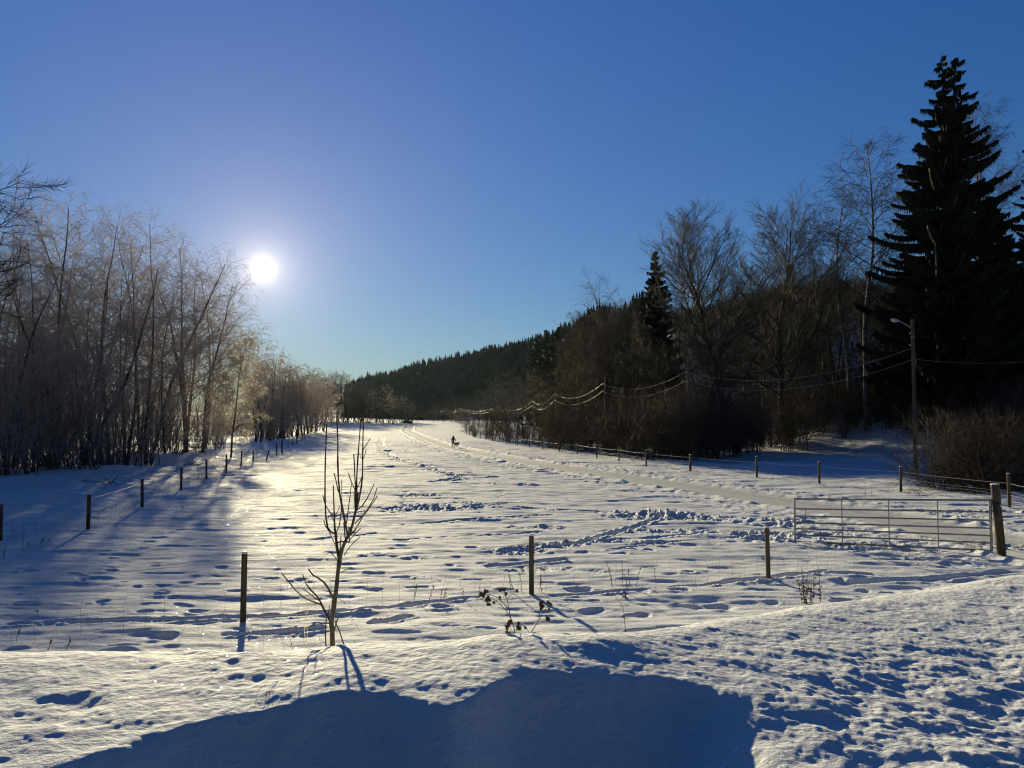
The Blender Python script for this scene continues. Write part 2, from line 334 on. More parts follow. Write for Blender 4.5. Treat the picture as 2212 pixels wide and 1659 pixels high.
snow = bpy.data.materials.new('snow'); snow.use_nodes = True
t = snow.node_tree; b = t.nodes['Principled BSDF']
b.inputs['Base Color'].default_value = (.80, .82, .84, 1); b.inputs['Roughness'].default_value = .8; b.inputs['Specular IOR Level'].default_value = .12
g = t.nodes.new('ShaderNodeNewGeometry')
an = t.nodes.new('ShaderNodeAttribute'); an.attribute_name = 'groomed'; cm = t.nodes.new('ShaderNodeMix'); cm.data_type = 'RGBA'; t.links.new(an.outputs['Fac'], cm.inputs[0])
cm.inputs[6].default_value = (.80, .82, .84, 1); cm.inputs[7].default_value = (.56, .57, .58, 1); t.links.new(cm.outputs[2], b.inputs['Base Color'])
def tnoise(scale, stretch=(1, 1, 1), det=3):
    mp = t.nodes.new('ShaderNodeMapping'); mp.inputs['Scale'].default_value = stretch; t.links.new(g.outputs['Position'], mp.inputs[0])
    n = t.nodes.new('ShaderNodeTexNoise'); n.inputs['Scale'].default_value = scale; n.inputs['Detail'].default_value = det; t.links.new(mp.outputs[0], n.inputs['Vector']); return n.outputs['Fac']
b1 = t.nodes.new('ShaderNodeBump'); b1.inputs['Distance'].default_value = .02; b1.inputs['Strength'].default_value = .9; t.links.new(tnoise(26, (.8, 1.0, 1), 5), b1.inputs['Height'])
b2 = t.nodes.new('ShaderNodeBump'); b2.inputs['Distance'].default_value = .006; b2.inputs['Strength'].default_value = .8; t.links.new(tnoise(160), b2.inputs['Height']); t.links.new(b1.outputs[0], b2.inputs['Normal'])
t.links.new(b2.outputs[0], b.inputs['Normal'])
# ice crystals on the snow surface catching the sun
vo = t.nodes.new('ShaderNodeTexVoronoi'); vo.inputs['Scale'].default_value = 55; t.links.new(g.outputs['Position'], vo.inputs['Vector'])
sp = t.nodes.new('ShaderNodeSeparateColor'); t.links.new(vo.outputs['Color'], sp.inputs[0])
sub = t.nodes.new('ShaderNodeVectorMath'); sub.operation = 'SUBTRACT'; sub.inputs[1].default_value = (.5, .5, .5); t.links.new(vo.outputs['Color'], sub.inputs[0])
scl = t.nodes.new('ShaderNodeVectorMath'); scl.operation = 'SCALE'; scl.inputs['Scale'].default_value = .34; t.links.new(sub.outputs[0], scl.inputs[0])
ad = t.nodes.new('ShaderNodeVectorMath'); ad.operation = 'ADD'; t.links.new(scl.outputs[0], ad.inputs[0]); t.links.new(g.outputs['Normal'], ad.inputs[1])
nm = t.nodes.new('ShaderNodeVectorMath'); nm.operation = 'NORMALIZE'; t.links.new(ad.outputs[0], nm.inputs[0])
gl = t.nodes.new('ShaderNodeBsdfGlossy'); gl.inputs['Roughness'].default_value = .16; gl.inputs['Color'].default_value = (1, 1, 1, 1); t.links.new(nm.outputs[0], gl.inputs['Normal'])
wn = t.nodes.new('ShaderNodeTexWhiteNoise'); wn.noise_dimensions = '3D'; t.links.new(vo.outputs['Color'], wn.inputs['Vector'])
gt = t.nodes.new('ShaderNodeMath'); gt.operation = 'GREATER_THAN'; gt.inputs[1].default_value = .955; t.links.new(wn.outputs['Value'], gt.inputs[0])
dm = t.nodes.new('ShaderNodeMath'); dm.operation = 'LESS_THAN'; dm.inputs[1].default_value = .22; t.links.new(vo.outputs['Distance'], dm.inputs[0])
mu = t.nodes.new('ShaderNodeMath'); mu.operation = 'MULTIPLY'; t.links.new(gt.outputs[0], mu.inputs[0]); t.links.new(dm.outputs[0], mu.inputs[1])
mx = t.nodes.new('ShaderNodeMixShader'); mu2 = t.nodes.new('ShaderNodeMath'); mu2.operation = 'MULTIPLY'; mu2.inputs[1].default_value = .6; t.links.new(mu.outputs[0], mu2.inputs[0]); t.links.new(mu2.outputs[0], mx.inputs[0]); t.links.new(b.outputs[0], mx.inputs[1]); t.links.new(gl.outputs[0], mx.inputs[2])
t.links.new(mx.outputs[0], t.nodes['Material Output'].inputs[0])

ground_me.materials.append(snow)
ground = bpy.data.objects.new('snow_field', ground_me); COL.objects.link(ground); ground['kind'] = 'structure'

M = dict(
    bark=mat('dark_bark', (.035, .028, .022), .85, .25, noise=((.075, .062, .05), 6, (1, 1, .25)), bump=.01),
    birch=mat('birch_bark', (.32, .30, .28), .8, .25, noise=((.06, .05, .045), 5, (1, 1, 1.6)), bump=.005),
    twig=mat('bare_twigs', (.032, .027, .022), .7, .15, noise=((.06, .05, .04), .5, (1, 1, 1))),
    twigr=mat('brown_twigs', (.065, .049, .037), .7, .15, noise=((.11, .086, .066), .6, (1, 1, 1))),
    frost=mat('frosted_twigs', (.35, .305, .285), .6, .3, noise=((.52, .47, .44), .5, (1, 1, 1)), trans=.5, tcol=(.80, .70, .63)),
    hoar=mat('hoar_frost', (.75, .70, .62), .6, .3, trans=.55, tcol=(.95, .88, .74)),
    frostbark=mat('frosted_bark', (.06, .05, .045), .8, .25, noise=((.12, .10, .09), 4, (1, 1, .3)), bump=.01),
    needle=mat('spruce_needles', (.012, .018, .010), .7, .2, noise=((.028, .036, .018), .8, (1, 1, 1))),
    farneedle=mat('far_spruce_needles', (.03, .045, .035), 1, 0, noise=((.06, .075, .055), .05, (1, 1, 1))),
    post=mat('weathered_post', (.10, .075, .05), .85, .2, noise=((.055, .045, .032), 9, (1, 1, .12)), bump=.006),
    wire=mat('frosted_wire', (.42, .41, .40), .45, .5),
    steel=mat('galvanised_steel', (.26, .28, .31), .42, .5, metal=.7, noise=((.18, .20, .23), 14, (1, 1, 1))),
    alu=mat('power_wire', (.85, .82, .76), .52, .5, metal=1.0),
    black=mat('black_plastic', (.012, .012, .013), .5, .4),
    lampgrey=mat('lamp_housing', (.45, .47, .5), .4, .5), glass=mat('lamp_glass', (.75, .75, .72), .15, .6),
    polew=mat('pole_wood', (.16, .12, .085), .8, .2, noise=((.085, .065, .05), 7, (1, 1, .08)), bump=.008),
    sap=mat('sapling_bark', (.12, .10, .065), .75, .3, noise=((.07, .058, .042), 30, (1, 1, .5)), bump=.003),
    bur=mat('dry_burrs', (.10, .07, .045), .8, .2), leaf=mat('withered_leaves', (.05, .032, .022), .7, .3, trans=.2, tcol=(.12, .06, .03)),
    cap=mat('snow_cap', (.82, .83, .85), .6, .3), cloth=mat('black_cloth', (.012, .012, .014), .8, .2), skin=mat('skin', (.45, .28, .2), .6, .4),
    bushtwig=mat('dark_bush_twigs', (.035, .026, .02), .7, .15, noise=((.065, .048, .036), .8, (1, 1, 1))),
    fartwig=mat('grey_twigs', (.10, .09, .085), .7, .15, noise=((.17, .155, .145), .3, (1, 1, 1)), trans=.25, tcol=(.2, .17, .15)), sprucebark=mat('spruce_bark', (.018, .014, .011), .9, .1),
    fur=mat('dark_fur', (.03, .024, .02), .9, .2), rock=mat('dark_rock', (.06, .058, .055), .9, .2, noise=((.12, .115, .11), 2, (1, 1, 1)), bump=.05),
    tag=mat('white_tag', (.7, .7, .7), .5, .4), band=mat('brass_band', (.45, .33, .12), .5, .5, metal=.3),
)

# ------------------------------------------------------------------ mesh helpers
def segs_mesh(name, P0, P1, R0, R1, sides=3, material=None, smooth=True):
    P0 = np.asarray(P0, float).reshape(-1, 3); P1 = np.asarray(P1, float).reshape(-1, 3); R0 = np.asarray(R0, float); R1 = np.asarray(R1, float)
    d = P1 - P0; d /= np.maximum(np.linalg.norm(d, axis=1, keepdims=True), 1e-9)
    ref = np.where(np.abs(d[:, 2:3]) > .9, np.array([[1., 0, 0]]), np.array([[0, 0, 1.]]))
    a = np.cross(d, ref); a /= np.maximum(np.linalg.norm(a, axis=1, keepdims=True), 1e-9); c = np.cross(d, a)
    n = len(P0); th = np.arange(sides) * 2 * math.pi / sides
    ring = a[:, None, :] * np.cos(th)[None, :, None] + c[:, None, :] * np.sin(th)[None, :, None]
    v = np.concatenate([P0[:, None] + ring * R0[:, None, None], P1[:, None] + ring * R1[:, None, None]], 1).reshape(-1, 3)
    k = np.arange(sides); k2 = (k + 1) % sides
    f = np.stack([k, k2, k2 + sides, k + sides], -1)[None] + (np.arange(n) * 2 * sides)[:, None, None]
    me = new_mesh(name, v, f.reshape(-1, 4), smooth)
    if material: me.materials.append(material)
    return me
def poly_segs(pts, radii, S):
    for i in range(len(pts) - 1):
        S[0].append(tuple(pts[i])); S[1].append(tuple(pts[i + 1])); S[2].append(radii[i]); S[3].append(radii[i + 1])
def mk(name, me, parent=None, **kw):
    o = bpy.data.objects.new(name, me); COL.objects.link(o)
    if parent is not None: o.parent = parent
    for k, v in kw.items(): o[k] = v
    return o
def empty(name, loc, label, cat, group=None):
    o = bpy.data.objects.new(name, None); COL.objects.link(o); o.location = loc; o.empty_display_size = .2
    o['label'] = label; o['category'] = cat
    if group: o['group'] = group
    return o
def lathe(profile, n=12, closed=True):                     # [(r, z)]
    v = []; f = []
    for (r, z) in profile:
        for k in range(n): v.append((r * math.cos(2 * math.pi * k / n), r * math.sin(2 * math.pi * k / n), z))
    for i in range(len(profile) - 1):
        for k in range(n): f.append((i * n + k, i * n + (k + 1) % n, (i + 1) * n + (k + 1) % n, (i + 1) * n + k))
    me = bpy.data.meshes.new('turned'); me.from_pydata(v, [], f + ([tuple(range(n))[::-1], tuple(len(v) - n + k for k in range(n))] if closed else [])); me.update()
    return me
def joinm(meshes, name, mats):
    v = []; f = []; mi = []; o = 0
    for me, k in meshes:
        v += [tuple(q.co) for q in me.vertices]; f += [tuple(i + o for i in p.vertices) for p in me.polygons]; mi += [k] * len(me.polygons); o += len(me.vertices)
    r = bpy.data.meshes.new(name); r.from_pydata(v, [], f)
    for m in mats: r.materials.append(m)
    r.polygons.foreach_set('material_index', mi); r.update(); return r
def boxm(cx, cy, cz, sx, sy, sz, bev=0.0, M4=None):
    import bmesh
    bm = bmesh.new(); bmesh.ops.create_cube(bm, size=1); bmesh.ops.scale(bm, vec=(sx, sy, sz), verts=bm.verts)
    if bev: bmesh.ops.bevel(bm, geom=bm.edges[:], offset=bev, segments=2, affect='EDGES', profile=.5)
    if M4 is not None: bm.transform(M4)
    bmesh.ops.translate(bm, vec=(cx, cy, cz), verts=bm.verts); me = bpy.data.meshes.new('b'); bm.to_mesh(me); bm.free(); return me

# ------------------------------------------------------------------ bare trees
def unit(v): return v / max(np.linalg.norm(v), 1e-9)
def side(rg, d, lo, hi):
    a = unit(np.cross(d, rg.normal(0, 1, 3))); t_ = rg.uniform(lo, hi); return d * math.cos(t_) + a * math.sin(t_)
def grow(rg, p, d, length, r, n, wander, up, S, tip=.25):
    pts = [p]; rad = [r]; st = length / n
    for i in range(n):
        d = unit(d + rg.normal(0, wander, 3) + np.array([0, 0, up])); p = p + d * st
        pts.append(p); rad.append(r * (1 - (1 - tip) * (i + 1) / n))
    poly_segs(pts, rad, S); return pts, rad
def tree_mesh(seed, H=15., kind='birch', dens=1.0, r0=None, crown0=.25, spread=.30, twr=.008):
    """returns trunk segs, crown segs for a bare tree H high, base at origin"""
    rg = np.random.RandomState(seed); T = ([], [], [], []); C = ([], [], [], [])
    r0 = r0 or H * .009
    nst = {'birch': 1, 'ash': 1, 'multi': 3}[kind]
    for s in range(nst):
        lean = rg.normal(0, .05 if nst == 1 else .16, 3); lean[2] = 1
        tp, tr = grow(rg, np.array([0., 0, -.3]) + (rg.normal(0, .25, 3) * [1, 1, 0] if nst > 1 else 0), unit(lean), H * (1 if s == 0 else rg.uniform(.7, .95)), r0 * (1 if s == 0 else .7), 14, .045 if kind != 'ash' else .075, .03, T, .12)
        nb = int((34 if kind != 'ash' else 30) * dens / (nst ** .5))
        for b_ in range(nb):
            f = crown0 + (1 - crown0) * ((b_ + rg.rand()) / nb) ** (.85 if kind != 'birch' else .72); f = min(f, .97)
            k = int(f * 14); q = f * 14 - k; p = tp[k] * (1 - q) + tp[k + 1] * q; r = (tr[k] * (1 - q) + tr[k + 1] * q)
            az = b_ * 2.4 + rg.rand() * .9; el = rg.uniform(.3, .95) if kind != 'ash' else (.35 + .75 * f + rg.uniform(-.2, .2))
            d = np.array([math.cos(az) * math.cos(el), math.sin(az) * math.cos(el), math.sin(el)])
            ln = H * spread * (1.15 - .75 * ((f - crown0) / (1 - crown0)) ** 1.3) * rg.uniform(.75, 1.15)
            lp, lr = grow(rg, p, d, ln, max(r * .5, .014), 6, .10, .085 if kind == 'ash' else .02, C, .25)
            n2 = max(3, int(ln * 2.2 * dens))
            for c in range(n2):
                g_ = .2 + .8 * (c + rg.rand()) / n2; kk = min(int(g_ * 6), 5); qq = g_ * 6 - kk; p2 = lp[kk] * (1 - qq) + lp[min(kk + 1, 6)] * qq
                dd = side(rg, unit(lp[min(kk + 1, 6)] - lp[kk]), .45, .95); l2 = ln * (.38 if kind != 'ash' else .42) * rg.uniform(.5, 1.1) * (1.2 - .5 * g_)
                bp_, br_ = grow(rg, p2, dd, l2, max(lr[kk] * .55, twr * 1.3), 4, .14, .06 if kind == 'ash' else -.02, C, .5)
                n3 = max(4, int(l2 * 8.5 * dens))
                for e in range(n3):
                    h = .15 + .85 * (e + rg.rand()) / n3; k3 = min(int(h * 4), 3); p3 = bp_[k3] + (bp_[k3 + 1] - bp_[k3]) * (h * 4 - k3 if h < 1 else 1)
                    d3 = side(rg, unit(bp_[k3 + 1] - bp_[k3]), .4, 1.0); l3 = rg.uniform(.35, .9) * (H / 15) ** .5
                    grow(rg, p3, d3, l3, twr, 3 if kind == 'birch' else 2, .15, -.28 if kind == 'birch' else .06, C, .45)
    return T, C
def shrub_mesh(seed, H=4., stems=14, fan=.45, dens=1.0, twr=.007, arch=0.0):
    rg = np.random.RandomState(seed); T = ([], [], [], []); C = ([], [], [], [])
    for s in range(stems):
        az = rg.rand() * 6.28; ti = abs(rg.normal(0, fan)); d = np.array([math.cos(az) * math.sin(ti), math.sin(az) * math.sin(ti), math.cos(ti)])
        st = np.array([rg.normal(0, H * .05), rg.normal(0, H * .05), -.15]); ln = H * rg.uniform(.65, 1.08)
        pp, pr = grow(rg, st, d, ln, H * .0042, 7, .12, .03 - arch, T, .25)
        nb = int(13 * dens)
        for b_ in range(nb):
            f = .10 + .88 * (b_ + rg.rand()) / nb; k = int(f * 7); p = pp[k] + (pp[k + 1] - pp[k]) * (f * 7 - k)
            dd = unit(unit(pp[k + 1] - pp[k]) + rg.normal(0, .5, 3)); l2 = ln * .30 * rg.uniform(.5, 1.2) * (1.15 - .5 * f)
            bp_, br_ = grow(rg, p, dd, l2, max(pr[k] * .5, twr), 4, .15, .05 - arch, C, .5)
            n3 = max(3, int(l2 * 7 * dens))
            for e in range(n3):
                h = .1 + .9 * (e + rg.rand()) / n3; k3 = min(int(h * 4), 3); p3 = bp_[k3] + (bp_[k3 + 1] - bp_[k3]) * min(h * 4 - k3, 1)
                grow(rg, p3, unit(unit(bp_[k3 + 1] - bp_[k3]) + rg.normal(0, .6, 3)), rg.uniform(.15, .5) * (H / 4) ** .7, twr, 2, .2, .02, C, .5)
    return T, C
def top_of(S): return max(p[2] for p in S[1])
PROTO = {}
def proto(key, T, C, mT, mC, tsides=6):
    H = max(top_of(T), top_of(C)); PROTO[key] = (segs_mesh(key + '_trunk', *T, sides=tsides, material=mT), segs_mesh(key + '_crown', *C, sides=3, material=mC), H)
for i in range(4):
    T, C = tree_mesh(100 + i, 15, 'birch', 1.0, crown0=.22, spread=.29 + .05 * (i % 2), twr=.0065); proto('frostbirch%d' % i, T, C, M['frostbark'], M['frost'])
    PROTO['darkbirch%d' % i] = tuple([PROTO['frostbirch%d' % i][0].copy(), PROTO['frostbirch%d' % i][1].copy(), PROTO['frostbirch%d' % i][2]])
    PROTO['darkbirch%d' % i][0].materials[0] = M['bark']; PROTO['darkbirch%d' % i][1].materials[0] = M['twig']
for i in range(3):
    T, C = tree_mesh(200 + i, 15, 'multi', .75, crown0=.2, spread=.27, twr=.0065); proto('thicket%d' % i, T, C, M['frostbark'], M['frost'])
    PROTO['darkthicket%d' % i] = tuple([PROTO['thicket%d' % i][0].copy(), PROTO['thicket%d' % i][1].copy(), PROTO['thicket%d' % i][2]])
    PROTO['darkthicket%d' % i][0].materials[0] = M['bark']; PROTO['darkthicket%d' % i][1].materials[0] = M['twig']
for i in range(3):
    T, C = tree_mesh(600 + i, 15, 'birch', .75, crown0=.12, spread=.30, twr=.022); proto('farbirch%d' % i, T, C, M['bark'], M['fartwig'], 4)
    PROTO['farfrost%d' % i] = (PROTO['farbirch%d' % i][0].copy(), PROTO['farbirch%d' % i][1].copy(), PROTO['farbirch%d' % i][2]); PROTO['farfrost%d' % i][1].materials[0] = M['frost']
for i in range(2):
    T, C = tree_mesh(300 + i, 22, 'ash', 1.15, r0=.34, crown0=.22, spread=.42, twr=.011); proto('ash%d' % i, T, C, M['bark'], M['twig'], 8)
T, C = tree_mesh(401, 22, 'birch', 1.1, r0=.2, crown0=.42, spread=.24, twr=.010); proto('tallbirch', T, C, M['birch'], M['twig'], 8)
T, C = tree_mesh(402, 17, 'birch', 1.7, r0=.25, crown0=.12, spread=.42, twr=.011); proto('weeping', T, C, M['bark'], M['twigr'], 8)
T, C = tree_mesh(403, 12.5, 'birch', 1.6, r0=.12, crown0=.1, spread=.24, twr=.020); proto('hoartree', T, C, M['frostbark'], M['hoar'], 8)
for i in range(4):
    T, C = shrub_mesh(500 + i, 4.5, 15 + 3 * i, .38, 1.0, .0075); proto('brownshrub%d' % i, T, C, M['bark'], M['twigr'], 4)
    T, C = shrub_mesh(520 + i, 6.5, 12 + 2 * i, .28, .8, .008); proto('frostshrub%d' % i, T, C, M['frostbark'], M['frost'], 4)
T, C = shrub_mesh(540, 3.4, 50, .95, 1.3, .005, .02); proto('bigbush', T, C, M['bark'], M['bushtwig'], 5)

RN = random.Random(11)
def plant(key, name, x, y, H, label, cat, group=None, width=1.0, rz=None, sink=0.0):
    tm, cm, h = PROTO[key]; o = empty(name, (x, y, gz(x, y) - sink), label, cat, group)
    s = H / h; o.scale = (s * width, s * width, s); o.rotation_euler[2] = RN.random() * 6.28 if rz is None else rz
    mk('trunk' if 'shrub' not in key and key != 'bigbush' else 'stems', tm, o); mk('crown' if 'shrub' not in key and key != 'bigbush' else 'twigs', cm, o)
    return o
def H_for(u, v, x, y): return CZ + ray(u, v)[2] * y - gz(x, y)
_ONE = 'zeroth first second third fourth fifth sixth seventh eighth ninth tenth eleventh twelfth thirteenth fourteenth fifteenth sixteenth seventeenth eighteenth nineteenth'.split()
def nth(i):
    if i < 20: return _ONE[i]
    t_ = {2: 'twenty', 3: 'thirty', 4: 'forty'}[i // 10]; return (t_[:-1] + 'ieth') if i % 10 == 0 else t_ + '-' + _ONE[i % 10]
CNT = {}
def seq(k): CNT[k] = CNT.get(k, 0) + 1; return nth(CNT[k])
def by_u(key, name, u, Y, vtop, label, cat, group=None, width=1.0, rz=None, hmin=1.5, hmax=34):
    if 'frostbirch' in key and u < 450: vtop -= 26
    x = (u - 1106) / F * Y; return plant(key, name, x, Y, min(max(H_for(u, vtop, x, Y), hmin), hmax), label, cat, group, width, rz)

# left wood ------------------------------------------------------------
VL = ([-200, 0, 60, 110, 180, 225, 270, 320, 370, 410, 450, 475, 500, 530, 560, 600, 650, 690, 720], [400, 415, 470, 438, 440, 415, 480, 460, 540, 510, 545, 610, 655, 690, 722, 765, 776, 805, 870])
EDL = ([-300, 0, 150, 250, 330, 400, 480, 560, 640, 700], [28, 36, 42, 50, 56, 64, 80, 110, 145, 185])   # depth of the wood edge
# named trees of the left wood
by_u('hoartree', 'frosted_tree', 500, 69, 694, 'small bright hoar-frosted tree standing alone before the left wood beside the fence', 'tree', rz=1.0, width=.92)
by_u('frostbirch1', 'birch_tree', 228, 52, 418, 'tallest bare birch of the left wood, its straight trunk midway between border and sun', 'tree', width=1.0)
by_u('frostbirch2', 'birch_tree', 318, 57, 458, 'tall narrow birch left of the sun, rounded top standing clear', 'tree', width=.85)
by_u('frostbirch0', 'birch_tree', 405, 70, 510, 'tall frosted birch with fanned limbs leaning towards the sun side', 'tree', width=1.15)
by_u('frostbirch3', 'birch_tree', 118, 46, 440, 'bare birch with rounded crown near the left border of the wood', 'tree', width=1.0)
o = by_u('frostbirch2', 'birch_tree', 655, 150, 772, 'leaning frosted birch at the far end of the left wood, boughs hanging over the snow', 'tree', width=1.3); o.rotation_euler[1] = .1
o = by_u('thicket0', 'leaning_tree', 640, 120, 850, 'low frosted tree bent over the far end of the left fence', 'tree', width=1.3); o.rotation_euler[1] = .35
# bare boughs reaching in at the left border
o = plant('ash1', 'bare_tree', at(-345, 900, 24).x, 24, 17.0, 'bare tree whose slanting boughs reach in at the left border high up', 'tree', width=1.05, rz=2.0)
k = 0
for row, (dy, cnt, jit) in enumerate([(2, 14, .0), (10, 14, .0), (24, 13, .0)]):
    for i in range(cnt):
        u = -60 + (i + RN.random() * .8) * (760 / cnt); Y = float(np.interp(u, *EDL)) + dy * (.7 + .6 * RN.random()) * (1 + (u > 450) * .5)
        vt = float(np.interp(u, *VL)) + (RN.uniform(0, 40) if RN.random() < .3 else RN.uniform(50, 170) * (1 if u < 430 else .6))
        if 488 < u < 575 and Y < 125 and RN.random() < .75: continue
        if abs(u - 500) < 30 and row == 0: continue
        key = RN.choice(['frostbirch0', 'frostbirch1', 'frostbirch2', 'frostbirch3', 'thicket0', 'thicket1', 'thicket2'])
        by_u(key, 'bare_tree', u, Y, vt, ('bare frosted tree, %s from the left along the front edge of the left wood' % seq('lt')) if row == 0 else 'bare frosted tree, %s from the left in the %s rank of the left wood' % (seq('lt%d' % row), nth(row + 1)), 'tree', 'frosted trees of the left wood', width=RN.uniform(.85, 1.2), hmax=24)
for i in range(34):
    u = 552 + 150 * (i + RN.random()) / 34; Y = float(np.interp(u, *EDL)) + RN.uniform(2, 30); vt = float(np.interp(u, *VL)) + RN.uniform(0, 35)
    by_u(RN.choice(['farfrost0', 'farfrost1', 'farfrost2', 'thicket1']), 'bare_tree', u, Y, vt, 'frosted tree, %s from the left in the low far end of the left wood' % seq('le'), 'tree', 'frosted trees of the left wood', width=RN.uniform(1.1, 1.5), hmax=24)
for row, (dy, cnt) in enumerate([(0, 20), (6, 17), (16, 15)]):
    for i in range(cnt):
        u = -70 + (i + RN.random() * .9) * (750 / cnt); Y = float(np.interp(u, *EDL)) + dy + RN.random() * 3
        vt = float(np.interp(u, [0, 300, 450, 600, 700], [700, 730, 790, 830, 860])) + RN.uniform(-60, 70)
        if (abs(u - 500) < 25 and row < 2) or (500 < u < 575 and Y < 120 and RN.random() < .5): continue
        by_u('frostshrub%d' % RN.randrange(4), 'willow_shrub', u, Y, vt, ('frosted many-stemmed shrub, %s from the left along the foot of the left wood' % seq('ls')) if row == 0 else 'frosted many-stemmed shrub, %s from the left in the %s rank under the left wood' % (seq('ls%d' % row), nth(row + 1)), 'shrub', 'undergrowth shrubs of the left wood', width=RN.uniform(.8, 1.15), hmin=3, hmax=10)

for i in range(16):
    u = 470 + 150 * (i + RN.random()) / 16; Y = RN.uniform(135, 175)
    by_u('frostshrub%d' % RN.randrange(4), 'willow_shrub', u, Y, 893 - RN.uniform(5, 35), 'low frosted shrub, %s from the left in the gap beside the bright hoar-frosted tree' % seq('lg'), 'shrub', 'undergrowth shrubs of the left wood', width=2.0, hmin=3, hmax=9)
# middle distance wood -------------------------------------------------
VM = ([660, 700, 740, 780, 820, 850, 890], [800, 797, 792, 812, 826, 838, 850])
for i in range(52):
    u = 672 + 218 * ((i % 26) + RN.random()) / 26; Y = RN.uniform(295, 320) + (0 if i < 26 else RN.uniform(12, 45))
    if i < 26: Y = 300 + (u - 780) * .12 + RN.uniform(0, 8)
    vt = float(np.interp(u, *VM)) + RN.uniform(0, 22)
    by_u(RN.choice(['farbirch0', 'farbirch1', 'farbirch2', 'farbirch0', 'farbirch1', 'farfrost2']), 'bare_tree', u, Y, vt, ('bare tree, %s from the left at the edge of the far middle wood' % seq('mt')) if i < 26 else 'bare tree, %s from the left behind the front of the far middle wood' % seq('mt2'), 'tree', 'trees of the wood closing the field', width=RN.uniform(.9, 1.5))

for i in range(44):
    u = 895 + 305 * (i + RN.random()) / 44; Y = RN.uniform(300, 400) if u < 1010 else RN.uniform(170, 330); vt = float(np.interp(u, [895, 1000, 1100, 1200], [862, 840, 800, 760])) + RN.uniform(0, 50)
    by_u(RN.choice(['farbirch0', 'farbirch1', 'farbirch2']), 'bare_tree', u, Y, vt, 'bare tree, %s from the left at the dark foot of the far ridge' % seq('fr'), 'tree', 'bare trees at the foot of the far ridge', width=RN.uniform(1, 1.5), hmax=22, hmin=5)
for i in range(34):
    u = 670 + 220 * (i + RN.random()) / 34; Y = 298 + (u - 780) * .12 + RN.uniform(0, 14)
    by_u('darkthicket%d' % RN.randrange(3), 'low_thicket', u, Y, 893 - RN.uniform(8, 30), 'low dark thicket, %s from the left under the far middle wood' % seq('mk'), 'thicket', 'thickets under the wood closing the field', width=2.2, hmin=4, hmax=10)
# right wood -----------------------------------------------------------
by_u('weeping', 'weeping_birch', 1335, 92, 640, 'broad dark weeping birch behind the right fence, fine twigs hanging in curtains', 'tree', width=1.0)
by_u('weeping', 'weeping_birch', 1262, 102, 662, 'weeping birch at the open left end of the right wood', 'tree', width=.9, rz=2.2)
by_u('ash0', 'ash_tree', 1590, 74, 415, 'large bare tree with many spreading limbs left of the other big bare crown', 'tree', width=1.08, rz=.6)
by_u('ash1', 'ash_tree', 1703, 86, 393, 'large bare tree with a rounded fan of upright boughs against the blue sky', 'tree', width=1.0, rz=2.6)
by_u('tallbirch', 'birch_tree', 1872, 82, 278, 'tallest slender birch with pale trunk just left of the giant spruce', 'tree', width=1.05, rz=.4)
by_u('tallbirch', 'birch_tree', 1835, 88, 395, 'dark birch with hanging twigs left of the tallest slender birch', 'tree', width=1.2, rz=2.4)
by_u('tallbirch', 'birch_tree', 2130, 92, 200, 'fine-twigged birch showing behind the right flank of the giant spruce', 'tree', width=1.0, rz=4.)
by_u('darkbirch1', 'birch_tree', 1372, 100, 562, 'dark birch with rounded top directly left of the small spruce', 'tree', width=1.0)
by_u('darkbirch2', 'birch_tree', 1475, 96, 592, 'thin bare birch directly right of the small spruce', 'tree', width=.9)
VR = ([990, 1040, 1090, 1140, 1190, 1230, 1290, 1350, 1440, 1520, 1600, 1700, 1760, 1830, 1900, 2000, 2212], [850, 835, 815, 790, 745, 680, 650, 610, 600, 560, 520, 510, 500, 480, 480, 500, 480])
EDR = ([990, 1030, 1100, 1200, 1300, 1400, 1500, 1650, 1800, 1900, 2212], [175, 140, 116, 92, 77, 67, 63, 76, 80, 74, 60])
for row, (dy, cnt) in enumerate([(6, 18), (18, 20), (36, 22)]):
    for i in range(cnt):
        u = 1005 + (i + RN.random() * .8) * (1240 / cnt); Y = float(np.interp(u, *EDR)) + dy * (.7 + .5 * RN.random())
        if u > 1640 and row == 0: Y += 8
        if row and 1430 < u < 1550 and Y < 112: Y = 118 + RN.random() * 10
        vt = float(np.interp(u, *VR)) + RN.uniform(0, 110) + (30 if row == 0 else 0)
        by_u(RN.choice(['darkbirch0', 'darkbirch1', 'darkbirch2', 'darkbirch3', 'darkthicket0', 'darkthicket1', 'darkthicket2']), 'bare_tree', u, Y, vt, ('dark bare tree, %s from the left along the front of the right wood' % seq('rt')) if row == 0 else 'dark bare tree, %s from the left in the %s rank of the right wood' % (seq('rt%d' % row), nth(row + 1)), 'tree', 'dark bare trees of the right wood', width=RN.uniform(.8, 1.15), hmax=24)
for row, (dy, cnt) in enumerate([(0, 26), (4, 22), (10, 14)]):
    for i in range(cnt):
        u = 1012 + (i + RN.random() * .9) * (615 / cnt); Y = float(np.interp(u, *EDR)) + dy * (1 + .6 * RN.random())
        vt = float(np.interp(u, [1000, 1200, 1400, 1600, 1650], [900, 880, 850, 850, 870])) + RN.uniform(-50, 35)
        by_u('brownshrub%d' % RN.randrange(4), 'willow_shrub', u, Y, vt, ('brown shrub, %s from the left in the front row behind the right fence' % seq('rs')) if row == 0 else 'brown shrub, %s from the left in the %s rank behind the right fence' % (seq('rs%d' % row), nth(row + 1)), 'shrub', 'shrub belt behind the right fence', width=RN.uniform(.85, 1.2), hmin=2.2, hmax=8)
